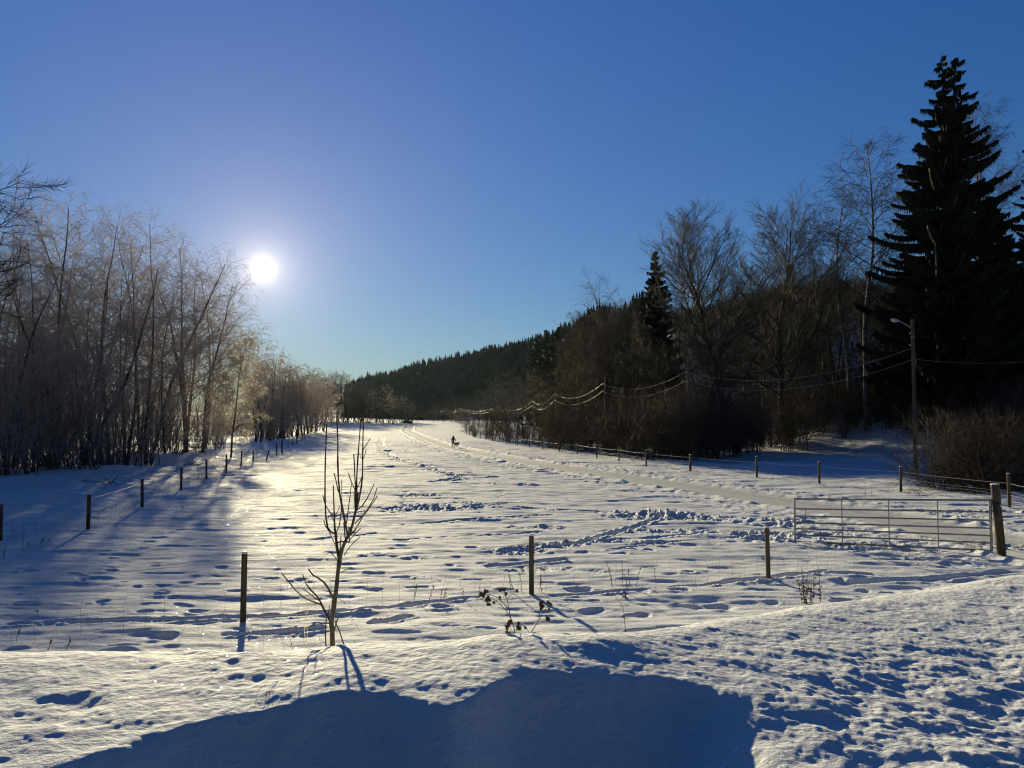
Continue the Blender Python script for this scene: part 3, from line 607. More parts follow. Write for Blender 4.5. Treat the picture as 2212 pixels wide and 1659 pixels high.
for i in range(40):
    u = 1630 + (i + RN.random()) * 15; Y = float(np.interp(u, *EDR)) + 3 + RN.random() * 11; vt = RN.uniform(780, 855)
    by_u('brownshrub%d' % RN.randrange(4), 'roadside_shrub', u, Y, vt, 'brown shrub, %s from the left on the snowy bank below the right hillside' % seq('rb'), 'shrub', 'shrubs on the bank below the hillside', width=RN.uniform(.8, 1.1), hmin=2)
for (u, v, Y, lab) in [(2030, 860, 37, 'large tangled brown bush on the bank left of the gate post, before the lamp pole'), (2115, 870, 35, 'large tangled brown bush behind the gate post'),
                       (2190, 855, 36.5, 'large tangled brown bush cut by the right border'), (2090, 862, 41, 'tangled brown bush deeper in the clump behind the gate post'), (2170, 850, 42, 'tangled brown bush in the back of the clump by the right border')]:
    by_u('bigbush', 'tangled_bush', u, Y, v, lab, 'bush', 'bush clump near the gate', width=1.0)
by_u('frostshrub1', 'round_bush', 985, 330, 880, 'pale round frosted bush far off beside the end of the ski track', 'bush', width=2.2, hmin=3)
by_u('frostshrub2', 'round_bush', 1012, 320, 890, 'smaller pale bush far off just right of the round frosted bush', 'bush', width=2.0, hmin=2)

# ------------------------------------------------------------------ spruces
def spruce(seed, H, base_r, whorls, spray=1.0, twin=False, first=.04):
    rg = np.random.RandomState(seed); T = ([], [], [], []); C = ([], [], [], []); tri = []
    tops = [(0, 0, 1.0)] + ([(H * .012, 0, .985)] if twin else [])
    poly_segs([np.array([0, 0, -.3]), np.array([0, 0, H * .5]), np.array([0, 0, H])], [H * .014, H * .008, .02], T)
    if twin: poly_segs([np.array([0, 0, H * .72]), np.array([H * .03, 0, H * .8]), np.array([H * .042, .1, H * .985])], [H * .005, H * .004, .02], T)
    for w in range(whorls):
        f = first + (1 - first) * (w + rg.rand() * .6) / whorls; z = H * min(f, .985)
        R_ = min(base_r * (1 - f) ** .55, (1 - f) * H * .36) * rg.uniform(.75, 1.1) + .15
        nb = 6 if f < .85 else 5
        off = (H * .04 * min(1, max(0, (f - .72) / .1)) if twin and w % 2 else 0)
        for b_ in range(nb):
            az = (b_ + rg.rand() * .7) * 6.283 / nb + w * .7; Lb = R_ * rg.uniform(.55, 1.22)
            droop = (.75 - .95 * f) + rg.normal(0, .14)
            p = np.array([off, 0, min(z + rg.uniform(-1, 1) * H / whorls, H * .99)]); n = 6; pts = [p]; d = np.array([math.cos(az), math.sin(az), -droop * .55])
            for i in range(n):
                q = (i + 1) / n; dd = unit(np.array([d[0], d[1], d[2] + .75 * q * q * (0.6 + droop)])); p = p + dd * Lb / n; pts.append(p)
            poly_segs(pts, list(np.linspace(.018 + .008 * Lb, .008, n + 1)), C)
            side = np.array([-math.sin(az), math.cos(az), 0.])
            m = int(Lb * 15 * spray) + 9
            for s in range(m):
                q = .12 + .88 * (s + rg.rand()) / m; kk = min(int(q * n), n - 1); c = pts[kk] + (pts[kk + 1] - pts[kk]) * (q * n - kk)
                sd_ = 1 if s % 2 else -1; w_ = Lb * .24 * (1.05 - q) + .14 + .05 * rg.rand()
                fw = unit(pts[kk + 1] - pts[kk]); out_ = unit(side * sd_ * rg.uniform(.6, 1) + fw * .65 + np.array([0, 0, -.25 - .35 * rg.rand()]))
                tipp = c + out_ * w_
                hang = np.array([0, 0, -1.]) * rg.uniform(.10, .30) * (1 + .6 * (1 - f))
                m_ = c + out_ * w_ * .5
                e1 = unit(np.cross(out_, [0, 0, 1.])) * (.035 + .03 * rg.rand()) * (1 + Lb * .12)
                tri.append((c - e1, c + e1, tipp)); tri.append((c, tipp, m_ + hang)); tri.append((m_ + e1 * 1.3, m_ - e1 * 1.3, m_ + hang * 1.5 + out_ * .1))
                tri.append((tipp - out_ * w_ * .35 + e1 * 1.6, tipp - out_ * w_ * .35 - e1 * .4, tipp + out_ * .06))
    tv = np.array(tri).reshape(-1, 3); cme = new_mesh('spruce_crown', tv, np.arange(len(tv)).reshape(-1, 3)); cme.materials.append(M['needle'])
    tm = segs_mesh('spruce_trunk', *T, sides=8, material=M['sprucebark']); bmesh_ = segs_mesh('spruce_boughs', *C, sides=4, material=M['sprucebark'])
    return tm, cme, bmesh_
def put_spruce(parts, H0, u, Y, vtop, label, rz=0, group=None, wid=1.0):
    x = (u - 1106) / F * Y; H = H_for(u, vtop, x, Y); o = empty('spruce_tree', (x, Y, gz(x, Y)), label, 'spruce', group); s = H / H0; o.scale = (s * wid, s * wid, s); o.rotation_euler[2] = rz
    mk('trunk', parts[0], o); c = mk('crown', parts[1], o); mk('boughs', parts[2], c); return o
SPB = spruce(21, 29, 6.7, 72, .85, True, .11); SPM = spruce(22, 20, 3.9, 56, .8); SPS = spruce(23, 14, 2.6, 24, .6)
put_spruce(SPB, 29, 2052, 73, 116, 'giant dark spruce with twin top towering over the right side', rz=.2)
put_spruce(SPM, 20, 1418, 98, 540, 'small dark spruce with a pointed top above the middle of the right wood', rz=1, wid=.85)
put_spruce(SPB, 29, 2285, 78, 255, 'dark spruce cut by the right border, only its left boughs showing', rz=2)
put_spruce(SPM, 20, 2150, 80, 420, 'dark spruce filling the gap right of the giant spruce trunk', rz=3, wid=1.3)
put_spruce(SPM, 20, 1975, 84, 560, 'dark spruce low behind the left flank of the giant spruce', rz=4, wid=1.3)
for (u, Y, v) in [(1160, 260, 722), (1180, 240, 712), (1205, 190, 705), (1222, 215, 708), (1240, 170, 700)]:
    put_spruce(SPS, 14, u, Y, v, 'small spruce, %s from the left where the far ridge meets the right wood' % seq('sp'), rz=RN.random() * 6, group='small spruces on the ridge shoulder')

# far forested hill: one mass of little spruces
rg = np.random.RandomState(3); tv = []
def low_spruce(x, y, z, H, rw, tiers, n):
    for t_ in range(tiers):
        f0 = t_ / tiers; zz = z + H * (.08 + .86 * f0); r = rw * (1 - f0) * (.8 + .4 * rg.rand()) + .15; hh = H * (1.35 / tiers)
        a0 = rg.rand() * 6.28
        for k in range(n):
            a = a0 + k * 6.283 / n + rg.rand() * .4; w = 6.283 / n * .55; rl = r * (.75 + .5 * rg.rand())
            tv.append((x + rl * math.cos(a - w), y + rl * math.sin(a - w), zz - .1 * rl)); tv.append((x + rl * math.cos(a + w), y + rl * math.sin(a + w), zz - .25 * rl)); tv.append((x, y, zz + hh))
cnt = 0
while cnt < 4600:
    u = rg.uniform(745, 1420); y0 = np.interp(u, HU, HY0); yr = np.interp(u, HU, HYR)
    Y = y0 - 5 + (yr + 45 - y0) * rg.rand() ** .8
    if rg.rand() > Y / 700 + .25: continue
    x = (u - 1106) / F * Y
    if x < -130 and Y < 480: continue
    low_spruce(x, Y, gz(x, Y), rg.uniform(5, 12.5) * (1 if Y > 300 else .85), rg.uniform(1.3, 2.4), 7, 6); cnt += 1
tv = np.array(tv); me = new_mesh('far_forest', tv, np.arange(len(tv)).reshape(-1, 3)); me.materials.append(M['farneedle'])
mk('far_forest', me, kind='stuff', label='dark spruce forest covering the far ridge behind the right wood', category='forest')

# hillside thicket: brush covering the right hillside, uncountable
S = ([], [], [], [])
rg = np.random.RandomState(9); n = 0
while n < 7600:
    u = rg.uniform(1180, 2350); y0 = np.interp(u, HU, HY0); yr = np.interp(u, HU, HYR); f = rg.rand() ** .9
    lo_ = y0 - 8 + 11 * float(sstep(1560, 1660, u)); Y = lo_ + (yr + 12 - lo_) * f; x = (u - 1106) / F * Y
    q = ((u - 1835) / 45) ** 2 + ((Y - 112) / 9) ** 2
    if q < 1 and rg.rand() < .8: continue
    q2 = ((u - 2175) / 30) ** 2 + ((Y - 95) / 12) ** 2
    if q2 < 1: continue
    z = gz(x, Y); hh = rg.uniform(2.0, 5.6); n += 1
    for s_ in range(5):
        p = np.array([x + rg.normal(0, .5), Y + rg.normal(0, .5), z - .1]); d = unit(np.array([rg.normal(0, .3), rg.normal(0, .3), 1.]))
        pp, pr = grow(rg, p, d, hh * rg.uniform(.6, 1), .022, 3, .12, .02, S, .4)
        for b_ in range(4):
            k3 = rg.randint(1, 3); grow(rg, pp[k3], unit(unit(pp[k3 + 1] - pp[k3]) + rg.normal(0, .5, 3)), hh * .32, .014, 2, .15, 0, S, .5)
me = segs_mesh('hillside_thicket', *S, sides=3, material=M['twigr']); mk('hillside_thicket', me, kind='stuff', label='brown leafless brush covering the hillside under the right wood', category='undergrowth')

# ------------------------------------------------------------------ fences
def post_parts(parent, x, y, H, r, lean=(0, 0), cap=True, n=9, name='post'):
    z = gz(x, y); me = lathe([(r * 1.02, -.25), (r, 0), (r * .97, H * .5), (r * .95, H - .015), (r * .85, H)], n); me.materials.append(M['post'])
    for p in me.polygons: p.use_smooth = len(p.vertices) == 4
    o = mk(name, me, parent); o.location = (x, y, z) if parent is None else Vector((x, y, z)) - parent.location; o.rotation_euler = (lean[0], lean[1], 0)
    if cap:
        c = lathe([(r * .8, H - .004), (r * 1.0, H + .004), (r * .95, H + .016), (r * .5, H + .026), (.001, H + .028)], n, False); c.materials.append(M['cap']); mk('snow_cap', c, o)
    return o
def wires(parent, pts, heights, r, sag=.03, name='wire', material=None, vert=None, vtop=.6, vr=None, n=6):
    """pts ground points; one strand object per height; vertical stays as netting"""
    loc = parent.location
    for h in heights:
        S = ([], [], [], [])
        for a, b in zip(pts[:-1], pts[1:]):
            pl = []
            for i in range(n + 1):
                t_ = i / n; q = a.lerp(b, t_); pl.append(np.array([q.x - loc.x, q.y - loc.y, q.z + h - sag * 4 * t_ * (1 - t_) - loc.z]))
            poly_segs(pl, [r] * (n + 1), S)
        mk(name, segs_mesh(name, *S, sides=4, material=material or M['wire']), parent)
def netting(parent, pts, hs, step, r, slant=.03):
    loc = parent.location; S = ([], [], [], []); rg = np.random.RandomState(4)
    for a, b in zip(pts[:-1], pts[1:]):
        L_ = (b - a).length; n = max(2, int(L_ / step))
        for h in hs:
            pl = []
            for i in range(n + 1):
                q = a.lerp(b, i / n); z = max(q.z, gz(q.x, q.y) - .02) + h - .03 * math.sin(math.pi * i / n); pl.append(np.array([q.x - loc.x, q.y - loc.y, z - loc.z]))
            poly_segs(pl, [r] * (n + 1), S)
        for i in range(1, n):
            q = a.lerp(b, i / n); zb = gz(q.x, q.y); w = rg.normal(0, slant, 4); zt = max(q.z, zb - .02) + hs[-1] - .03 * math.sin(math.pi * i / n)
            pl = [np.array([q.x + w[j] * j / 3 - loc.x, q.y - loc.y, zb - .05 + (zt - zb + .05) * j / 3 - loc.z]) for j in range(4)]
            poly_segs(pl, [r] * 4, S)
    mk('wire_netting', segs_mesh('wire_netting', *S, sides=3, material=M['wire']), parent)
# near fence
P1 = ground_hit(525, 1343); P2 = ground_hit(1148, 1286); P3 = ground_hit(1660, 1252); PG = ground_hit(2163, 1193)
P0 = P1 + (P1 - P2); P0.z = gz(P0.x, P0.y)
f1 = empty('wire_fence', P2, 'near wire fence with three wooden posts crossing the snow behind the sapling', 'fence')
for P, Hh, ln in [(P0, 1.1, (0, 0)), (P1, H_for(527, 1195, P1.x, P1.y), (0, .01)), (P2, H_for(1149, 1157, P2.x, P2.y), (0, 0)), (P3, H_for(1657, 1140, P3.x, P3.y), (0, -.015))]:
    post_parts(f1, P.x, P.y, Hh, .048, ln)
PP = [P0, P1, P2, P3, PG]
wires(f1, PP, [.96], .004, .07, 'top_wire')
netting(f1, PP, [.05, .22, .40, .56], .28, .0022)
# gate post and gate
gp = empty('gate_post', PG, 'thick round wooden gate post with snow on top right of the metal gate', 'gate post')
post_parts(gp, PG.x, PG.y, H_for(2153, 1046, PG.x, PG.y), .105, (0, -.07), n=16)
GA = ground_hit(2142, 1194); GB = ground_hit(1713, 1170)
GA = Vector((PG.x - .22, PG.y + .05, PG.z)); GBy = 20.6; GB = Vector(((1713 - 1106) / F * GBy, GBy, 0)); GB.z = at(1713, 1172, GBy).z
gate = empty('metal_gate', GA, 'open galvanised tube gate of seven rails standing in the snow before its post', 'gate')
gd = (GB - GA); Lg = gd.length; gd.normalize(); HTa = at(2142, 1081, GA.y).z - GA.z; HTb = at(1713, 1078, GB.y).z - GB.z
def gpt(t_, h):        # point along gate, h 0..1 of height
    b_ = GA.lerp(GB, t_); H = HTa + (HTb - HTa) * t_; return np.array([b_.x - GA.x, b_.y - GA.y, b_.z - GA.z + .03 + h * (H - .03)])
for h in (0, .155, .30, .445, .60, .77, 1.0):
    S = ([], [], [], []); r = .021 if h not in (0, 1.0) else .026; poly_segs([gpt(0, h), gpt(1, h)], [r, r], S); mk('rail', segs_mesh('rail', *S, sides=10, material=M['steel']), gate)
    S = ([], [], [], [])
for t_, r in ((0, .038), (.255, .016), (.50, .016), (.745, .016), (1.0, .026)):
    S = ([], [], [], []); a = gpt(t_, -.02 if t_ in (0, 1.0) else .0); b_ = gpt(t_, 1.03 if t_ in (0,) else 1.0); off = np.array([.0, -.022, 0]) if 0 < t_ < 1 else 0; poly_segs([a + off, b_ + off], [r, r], S); mk('upright', segs_mesh('upright', *S, sides=10, material=M['steel']), gate)
S = ([], [], [], []); poly_segs([gpt(.94, .60), gpt(.94, .77)], [.012, .012], S); mk('latch', segs_mesh('latch', *S, sides=6, material=M['steel']), gate)
for h in (.06, .80):
    S = ([], [], [], []); poly_segs([gpt(0, h), gpt(0, h) + np.array([.2, -.02, 0])], [.014, .014], S); mk('hinge', segs_mesh('hinge', *S, sides=6, material=M['steel']), gate)
# black unit hung between gate and post
bx = PG + Vector((-.13, -.10, 0)); bz = at(2140, 1100, PG.y).z
bo = empty('fence_energiser', (bx.x, bx.y, bz), 'small black box with white tag hung between the metal gate and its post', 'box')
m1 = boxm(0, 0, -.02, .09, .09, .30, .02); m1.materials.append(M['black']); mk('case', m1, bo)
m1 = boxm(0.0, -.005, .15, .10, .10, .09, .035); m1.materials.append(M['black']); mk('knob', m1, bo)
m1 = boxm(.055, -.045, .10, .035, .012, .05, .004); m1.materials.append(M['tag']); mk('tag', m1, bo)
S = ([], [], [], []); poly_segs([np.array([-.02, 0, -.17]), np.array([.14, -.02, -.16])], [.006, .006], S); mk('bracket', segs_mesh('bracket', *S, sides=5, material=M['steel']), bo)

# left fence
LP = [(-110, 1220, 1162), (0, 1166, 1124), (190, 1145, 1068), (307, 1095, 1034), (391, 1058, 1009), (446, 1035, 993), (489, 1021, 982), (521, 1006, 974), (547, 998, 971), (575, 995, 975), (597, 982, 957), (609, 978, 951), (622, 967, 949), (632, 962, 946), (641, 958, 943), (650, 953, 938), (658, 948, 934), (664, 942, 930), (670, 937, 926), (677, 932, 922)]
PL = [ground_hit(u, v) for (u, v, t_) in LP]; f2 = empty('wire_fence', PL[3], 'left wire fence, posts running along the wood edge away to the fallen tree', 'fence')
for (u, v, vt), P in zip(LP, PL):
    Hh = min(max(H_for(u, vt, P.x, P.y), 1.0), 1.45); post_parts(f2, P.x, P.y, Hh, .06 if u != 597 + 12 else .09, (0, .25 if u == 575 else RN.uniform(-.03, .03)))
wires(f2, PL[:9], [.95], .006, .03, 'top_wire'); netting(f2, PL[:9], [.08, .25, .42, .56], .30, .0035)
# right fence
RP = [(2300, 1130, 1058), (2181, 1096, 1023), (1946, 1062, 1008), (1770, 1045, 998), (1635, 1033, 986), (1491, 1018, 982), (1396, 1006, 972), (1337, 996, 966), (1289, 989, 962), (1247, 981, 958), (1208, 977, 953), (1172, 971, 948), (1144, 966, 946), (1118, 962, 943), (1095, 958, 941), (1079, 955, 939), (1064, 952, 937), (1050, 949, 935), (1038, 947, 933), (1028, 944, 931), (1021, 942, 930), (1015, 940, 929), (1008, 938, 927)]
PR = [ground_hit(u, v) for (u, v, t_) in RP]; f3 = empty('wire_fence', PR[4], 'right wire fence, posts running from behind the gate along the ski track', 'fence')
for (u, v, vt), P in zip(RP, PR): post_parts(f3, P.x, P.y, min(max(H_for(u, vt, P.x, P.y), 1.0), 1.35), .065 if u != 1491 else .09, (0, RN.uniform(-.03, .03)))
wires(f3, PR[:14], [.95], .005, .03, 'top_wire'); netting(f3, PR[:9], [.1, .3, .5, .62], .4, .003)
# far fences
for lab, pts in (('farthest short fence, tiny dark posts beyond the bend of the ski track', [(893, 907), (915, 907), (935, 908), (958, 908), (975, 909), (1000, 911)]),):
    Q = [ground_hit(u, v + 3) for (u, v) in pts]; ff = empty('post_fence', Q[0], lab, 'fence')
    for P in Q: post_parts(ff, P.x, P.y, 1.5, .12, cap=False)
    wires(ff, Q, [1.2, .8], .03, .02, 'rail', M['post'])
# boulder near the track end
import bmesh
bm = bmesh.new(); bmesh.ops.create_icosphere(bm, subdivisions=4, radius=1)
for v in bm.verts:
    n_ = float(fbm(np.array([v.co.x * 1.7 + 3]), np.array([v.co.y * 1.7 + v.co.z * 1.3]), 3)[0]); v.co *= 1 + .35 * n_; v.co.x *= 2.1; v.co.y *= 1.3; v.co.z *= 1.0 if v.co.x < 0 else .8
me = bpy.data.meshes.new('boulder'); bm.to_mesh(me); bm.free(); me.materials.append(M['rock']); Pb = ground_hit(880, 914)
o = mk('boulder', me, label='low dark boulder beside the far end of the ski track', category='boulder'); o.location = Pb + Vector((0, 0, .3)); 

# ------------------------------------------------------------------ power line with street lamp
def pole(x, y, H, r, label, lamp=False, group=None):
    z = gz(x, y); o = empty('utility_pole', (x, y, z), label, 'utility pole', group)
    me = lathe([(r * 1.15, -.4), (r * 1.1, 0), (r * .9, H - .02), (r * .85, H)], 14); me.materials.append(M['polew']); mk('pole_shaft', me, o)
    for i, dz in enumerate((.95, 1.75)):
        i_ = lathe([(.02, -.05), (.045, -.03), (.05, .03), (.02, .06)], 8); i_.materials.append(M['tag']); ins = mk('insulator', i_, o); ins.location = (-r - .09, 0, H - dz)
        S = ([], [], [], []); poly_segs([np.array([0, 0, H - dz - .05]), np.array([-r - .09, 0, H - dz - .04])], [.012, .012], S); mk('bracket', segs_mesh('bracket', *S, sides=5, material=M['steel']), o)
    return o
# lamp pole
LX = (1975 - 1106) / F * 50; LY = 50.; LH = H_for(1977, 690, LX, LY)
lp = pole(LX, LY, LH, .125, 'wooden utility pole carrying the street lamp before the giant spruce')
bd = lathe([(.135, LH - 1.25), (.138, LH - 1.25), (.138, LH - 1.19), (.135, LH - 1.19)], 14, False); bd.materials.append(M['band']); mk('metal_band', bd, lp)
sl_ = empty('street_lamp', (LX, LY, gz(LX, LY) + LH - .6), 'grey street lamp on a bent arm fixed to the wooden pole', 'street lamp')
S = ([], [], [], []); poly_segs([np.array([-.1, -.05, 0]), np.array([-.35, -.1, .14]), np.array([-.75, -.15, .36]), np.array([-.98, -.18, .43])], [.03] * 4, S); mk('lamp_arm', segs_mesh('arm', *S, sides=8, material=M['lampgrey']), sl_)
bm = bmesh.new(); bmesh.ops.create_uvsphere(bm, u_segments=16, v_segments=10, radius=1)
for v in bm.verts:
    x_ = v.co.x; w_ = (1 - .35 * max(x_, 0)); v.co = Vector((x_ * .36, v.co.y * .14 * w_, (v.co.z * (.12 if v.co.z > 0 else .08)) * w_))
me = bpy.data.meshes.new('housing'); bm.to_mesh(me); bm.free(); me.materials.append(M['lampgrey']); h_ = mk('lamp_housing', me, sl_); h_.location = (-1.28, -.2, .52); h_.rotation_euler = (0, .22, .1)
for p in me.polygons: p.use_smooth = True
bm = bmesh.new(); bmesh.ops.create_uvsphere(bm, u_segments=12, v_segments=8, radius=1); bmesh.ops.scale(bm, vec=(.22, .1, .09), verts=bm.verts); me = bpy.data.meshes.new('glass'); bm.to_mesh(me); bm.free(); me.materials.append(M['glass']); g_ = mk('lamp_glass', me, sl_); g_.location = (-1.36, -.2, .475); g_.rotation_euler = (0, .22, .1)
me = boxm(-.12, -.03, 0, .12, .16, .14, .02); me.materials.append(M['black']); mk('clamp', me, sl_)
# line of poles
LINE = [((1975, 750), 50), ((1479, 804), 66), ((1301, 829), 80), ((1197, 851), 96), ((1150, 866), 140), ((1080, 878), 200), ((993, 881), 350), ((960, 883), 375), ((932, 885), 400), ((910, 887), 425), ((896, 889), 450)]
LR = []
names = ['wooden utility pole standing among twigs left of the big bare trees', 'utility pole before the weeping birch', 'utility pole at the left end of the weeping birch', 'utility pole hidden among the trees left of the weeping birch', 'utility pole in the dark wood by the far bend of the ski track',
         'first pole of the far wires, seen right of the ski track', 'second pole of the far wires', 'third pole of the far wires', 'fourth pole of the far wires', 'last pole of the far wires beside the middle wood']
for i, ((u, v), Y) in enumerate(LINE):
    p = at(u, v, Y); LR.append(p)
    if i: pole(p.x + .3, Y, p.z - gz(p.x + .3, Y) + .95, .11, names[i - 1], group='poles of the power line')
pR = at(2400, 755, 40)
lines = [('power wires from the lamp pole to the pole among the twigs', [0, 1]), ('power wires between the twig-hidden pole and the weeping birch', [1, 2]), ('bright power wires hanging before the weeping birch', [2, 3]), ('power wires fading into the trees left of the weeping birch', [3, 4]),
         ('power wires through the dark wood at the far bend', [4, 5, 6]), ('far glinting power wires slung pole to pole over the end of the track', [6, 7, 8, 9, 10])]
for lab, idx in lines:
    w = empty('power_line', LR[idx[0]], lab, 'power line')
    for dz in (0, -.8):
        S = ([], [], [], [])
        for a, b_ in zip(idx[:-1], idx[1:]):
            A, B = LR[a], LR[b_]; L_ = (A - B).length; sag = (1.4 if a == 0 else (1.0 if a < 4 else 1.5)) / .6; pl = []
            for i in range(17):
                t_ = i / 16; q = A.lerp(B, t_); pl.append(np.array([q.x - LR[idx[0]].x, q.y - LR[idx[0]].y, q.z + dz - sag * .6 * 4 * t_ * (1 - t_) - LR[idx[0]].z]))
            rad = .004 + .00004 * A.y; poly_segs(pl, [rad] * 17, S)
        mk('wire', segs_mesh('wire', *S, sides=8, material=M['alu']), w)
w = empty('power_line', LR[0], 'thin power wire leaving the lamp pole towards the right border', 'power line')
S = ([], [], [], []); A = LR[0] + Vector((0, 0, -.8)); B = pR; poly_segs([np.array(A.lerp(B, i / 8)) - np.array(LR[0]) - np.array([0, 0, .5 * 4 * (i / 8) * (1 - i / 8)]) for i in range(9)], [.007] * 9, S); mk('wire', segs_mesh('wire', *S, sides=6, material=M['wire']), w)

# ------------------------------------------------------------------ sapling and weeds on the bank
def z1(x, y): return ((1100 + x / 3.016) / 1.8517, (1600 + y / 3.016) / 1.8517)
def z2(x, y): return ((1100 + x / 3.016) / 1.8517, (2100 + y / 3.016) / 1.8517)
SY = 5.0
def branch(S, pts, w0, w1, dy=0.0, y0=0.0):
    n = len(pts); P = [np.array(at(p[0], p[1], SY + y0 + dy * i / (n - 1))) for i, p in enumerate(pts)]
    # resample with small buds
    px = SY / F / 1.8517 / 3.016
    rad = [(w0 + (w1 - w0) * i / (n - 1)) * px * .5 for i in range(n)]
    QP = []; QR = []
    for i in range(n - 1):
        m = max(1, int(np.linalg.norm(P[i + 1] - P[i]) / .06))
        for j in range(m):
            t_ = j / m; QP.append(P[i] * (1 - t_) + P[i + 1] * t_); QR.append((rad[i] * (1 - t_) + rad[i + 1] * t_) * (1.0 + .05 * math.sin(9 * (i + t_))))
            if len(QP) % 3 == 0 and w0 < 30: QR[-1] *= 1.28
    QP.append(P[-1]); QR.append(rad[-1] * 1.35); poly_segs(QP, QR, S)
sapo = empty('sapling', at(717, 1413, SY), 'young bare ash sapling with upright shoots rising from behind the snow bank', 'sapling')
ST = ([], [], [], [])
branch(ST, [z2(700, 1900), z2(696, 1560), z2(690, 1300), z2(678, 1160), z2(705, 1050), z2(740, 760), z2(760, 560), z2(778, 430)], 64, 44)
branch(ST, [z2(778, 430), z2(745, 260), z2(732, 100), z1(722, 1560), z1(715, 1400), z1(708, 1200), z1(703, 1030)], 40, 10, .1)
branch(ST, [z2(778, 430), z2(812, 280), z2(870, 150), z1(890, 1640), z1(935, 1500), z1(975, 1330), z1(966, 1200), z1(972, 1080)], 44, 24, -.1)
SB = ([], [], [], [])
for pts, a, b_, dy, y0 in [
    ([z1(722, 1610), z1(670, 1590), z1(635, 1540), z1(612, 1400), z1(603, 1150), z1(604, 880), z1(610, 640), z1(618, 440), z1(622, 300)], 24, 13, .25, .1),
    ([z1(880, 1650), z1(850, 1500), z1(815, 1320), z1(785, 1160), z1(765, 960), z1(757, 760), z1(758, 520), z1(752, 330), z1(748, 190)], 26, 13, -.2, -.05),
    ([z1(975, 1330), z1(985, 1180), z1(985, 960), z1(998, 720), z1(1010, 560), z1(1025, 380), z1(1033, 230)], 20, 12, .2, -.1),
    ([z1(985, 1330), z1(1015, 1200), z1(1040, 1050), z1(1057, 900), z1(1058, 640), z1(1062, 420), z1(1069, 215)], 22, 12, -.15, -.1),
    ([z1(972, 1080), z1(962, 900), z1(958, 770), z1(950, 650)], 16, 11, .1, 0), ([z1(970, 1090), z1(945, 1040), z1(910, 960), z1(888, 885)], 14, 9, .15, 0), ([z1(978, 1090), z1(1010, 1020), z1(1045, 940), z1(1060, 880)], 14, 9, -.2, 0),
    ([z1(975, 1340), z1(1050, 1280), z1(1110, 1190), z1(1160, 1090), z1(1196, 1010)], 16, 9, .2, -.05), ([z1(965, 1490), z1(1060, 1390), z1(1130, 1300), z1(1190, 1190), z1(1232, 1060)], 16, 9, -.2, -.05), ([z1(915, 1630), z1(990, 1530), z1(1060, 1400), z1(1150, 1290), z1(1234, 1160)], 15, 9, .15, -.05),
    ([z1(712, 1400), z1(650, 1340), z1(605, 1260), z1(577, 1150)], 14, 9, .15, .1), ([z1(720, 1400), z1(760, 1340), z1(778, 1290)], 12, 8, -.1, .1), ([z1(715, 1470), z1(690, 1420), z1(668, 1380)], 12, 8, .1, .1), ([z1(690, 1600), z1(640, 1570), z1(605, 1510), z1(588, 1445)], 12, 8, .1, .1),
    ([z1(740, 1600), z1(775, 1520), z1(795, 1380), z1(808, 1200), z1(805, 960)], 15, 8, .2, .1), ([z1(862, 1490), z1(880, 1350), z1(900, 1200), z1(922, 1010)], 14, 8, .25, 0), ([z1(765, 1110), z1(740, 990), z1(712, 880)], 14, 10, .1, -.15),
    ([z1(985, 1310), z1(995, 1200), z1(1005, 1120)], 20, 14, .05, -.1), ([z1(1062, 600), z1(1110, 530), z1(1148, 462)], 11, 7, .1, -.2), ([z1(1060, 720), z1(1085, 660), z1(1100, 590)], 9, 6, -.1, -.2), ([z1(1055, 720), z1(1030, 690), z1(1022, 640)], 8, 5, .1, -.2),
    ([z1(845, 1659), z1(838, 1560), z1(830, 1480)], 16, 12, .1, 0), ([z2(720, 230), z2(680, 140), z2(655, 80), z2(600, 0)], 12, 7, .1, 0), ([z2(742, 415), z2(700, 360), z2(655, 315)], 12, 8, .1, 0), ([z2(752, 215), z2(800, 196), z2(850, 205), z2(900, 205), z2(895, 120), z2(892, 30)], 22, 14, -.12, 0),
    ([z2(780, 370), z2(782, 300), z2(792, 200), z2(796, 130)], 15, 8, .08, 0), ([z2(835, 365), z2(880, 290), z2(950, 210), z2(1028, 140)], 12, 8, -.1, 0), ([z2(910, 175), z2(960, 110), z2(1035, 35)], 12, 8, .1, 0), ([z2(915, 120), z2(970, 60), z2(1005, 0)], 12, 8, -.1, 0),
    ([z2(790, 578), z2(840, 545), z2(885, 530), z2(917, 505)], 11, 7, .1, 0), ([z2(758, 885), z2(800, 905), z2(858, 955)], 9, 5, -.1, 0),
    ([z2(678, 1160), z2(690, 1050), z2(700, 900), z2(690, 860), z2(640, 760), z2(590, 690), z2(520, 640), z2(460, 605), z2(430, 570), z2(408, 535)], 34, 14, -.25, -.02),
    ([z2(660, 1150), z2(640, 1110), z2(590, 1020), z2(545, 920), z2(490, 840), z2(425, 780), z2(370, 700), z2(333, 595)], 28, 10, .2, 0), ([z2(575, 975), z2(520, 945), z2(430, 915), z2(340, 870), z2(250, 790), z2(180, 700), z2(83, 588)], 20, 10, -.2, .1), ([z2(545, 920), z2(480, 880), z2(410, 820), z2(332, 768)], 14, 7, .1, .1),
    ([z2(622, 1110), z2(612, 1200), z2(606, 1300), z2(615, 1450), z2(636, 1565)], 14, 16, .0, .05), ([z2(608, 1425), z2(560, 1405)], 9, 7, 0, .05), ([z2(720, 1155), z2(780, 1290), z2(830, 1440), z2(868, 1565)], 14, 12, .0, -.1), ([z2(715, 1270), z2(735, 1190), z2(765, 1110), z2(792, 1085)], 20, 9, -.05, -.04), ([z2(660, 970), z2(650, 1030), z2(636, 1090)], 9, 12, 0, 0)]:
    SB = ([], [], [], []); branch(SB, pts, a, b_, dy, y0); o = mk('branch', segs_mesh('sap_branch', *SB, sides=6, material=M['sap']), sapo); o.location = -Vector(sapo.location)
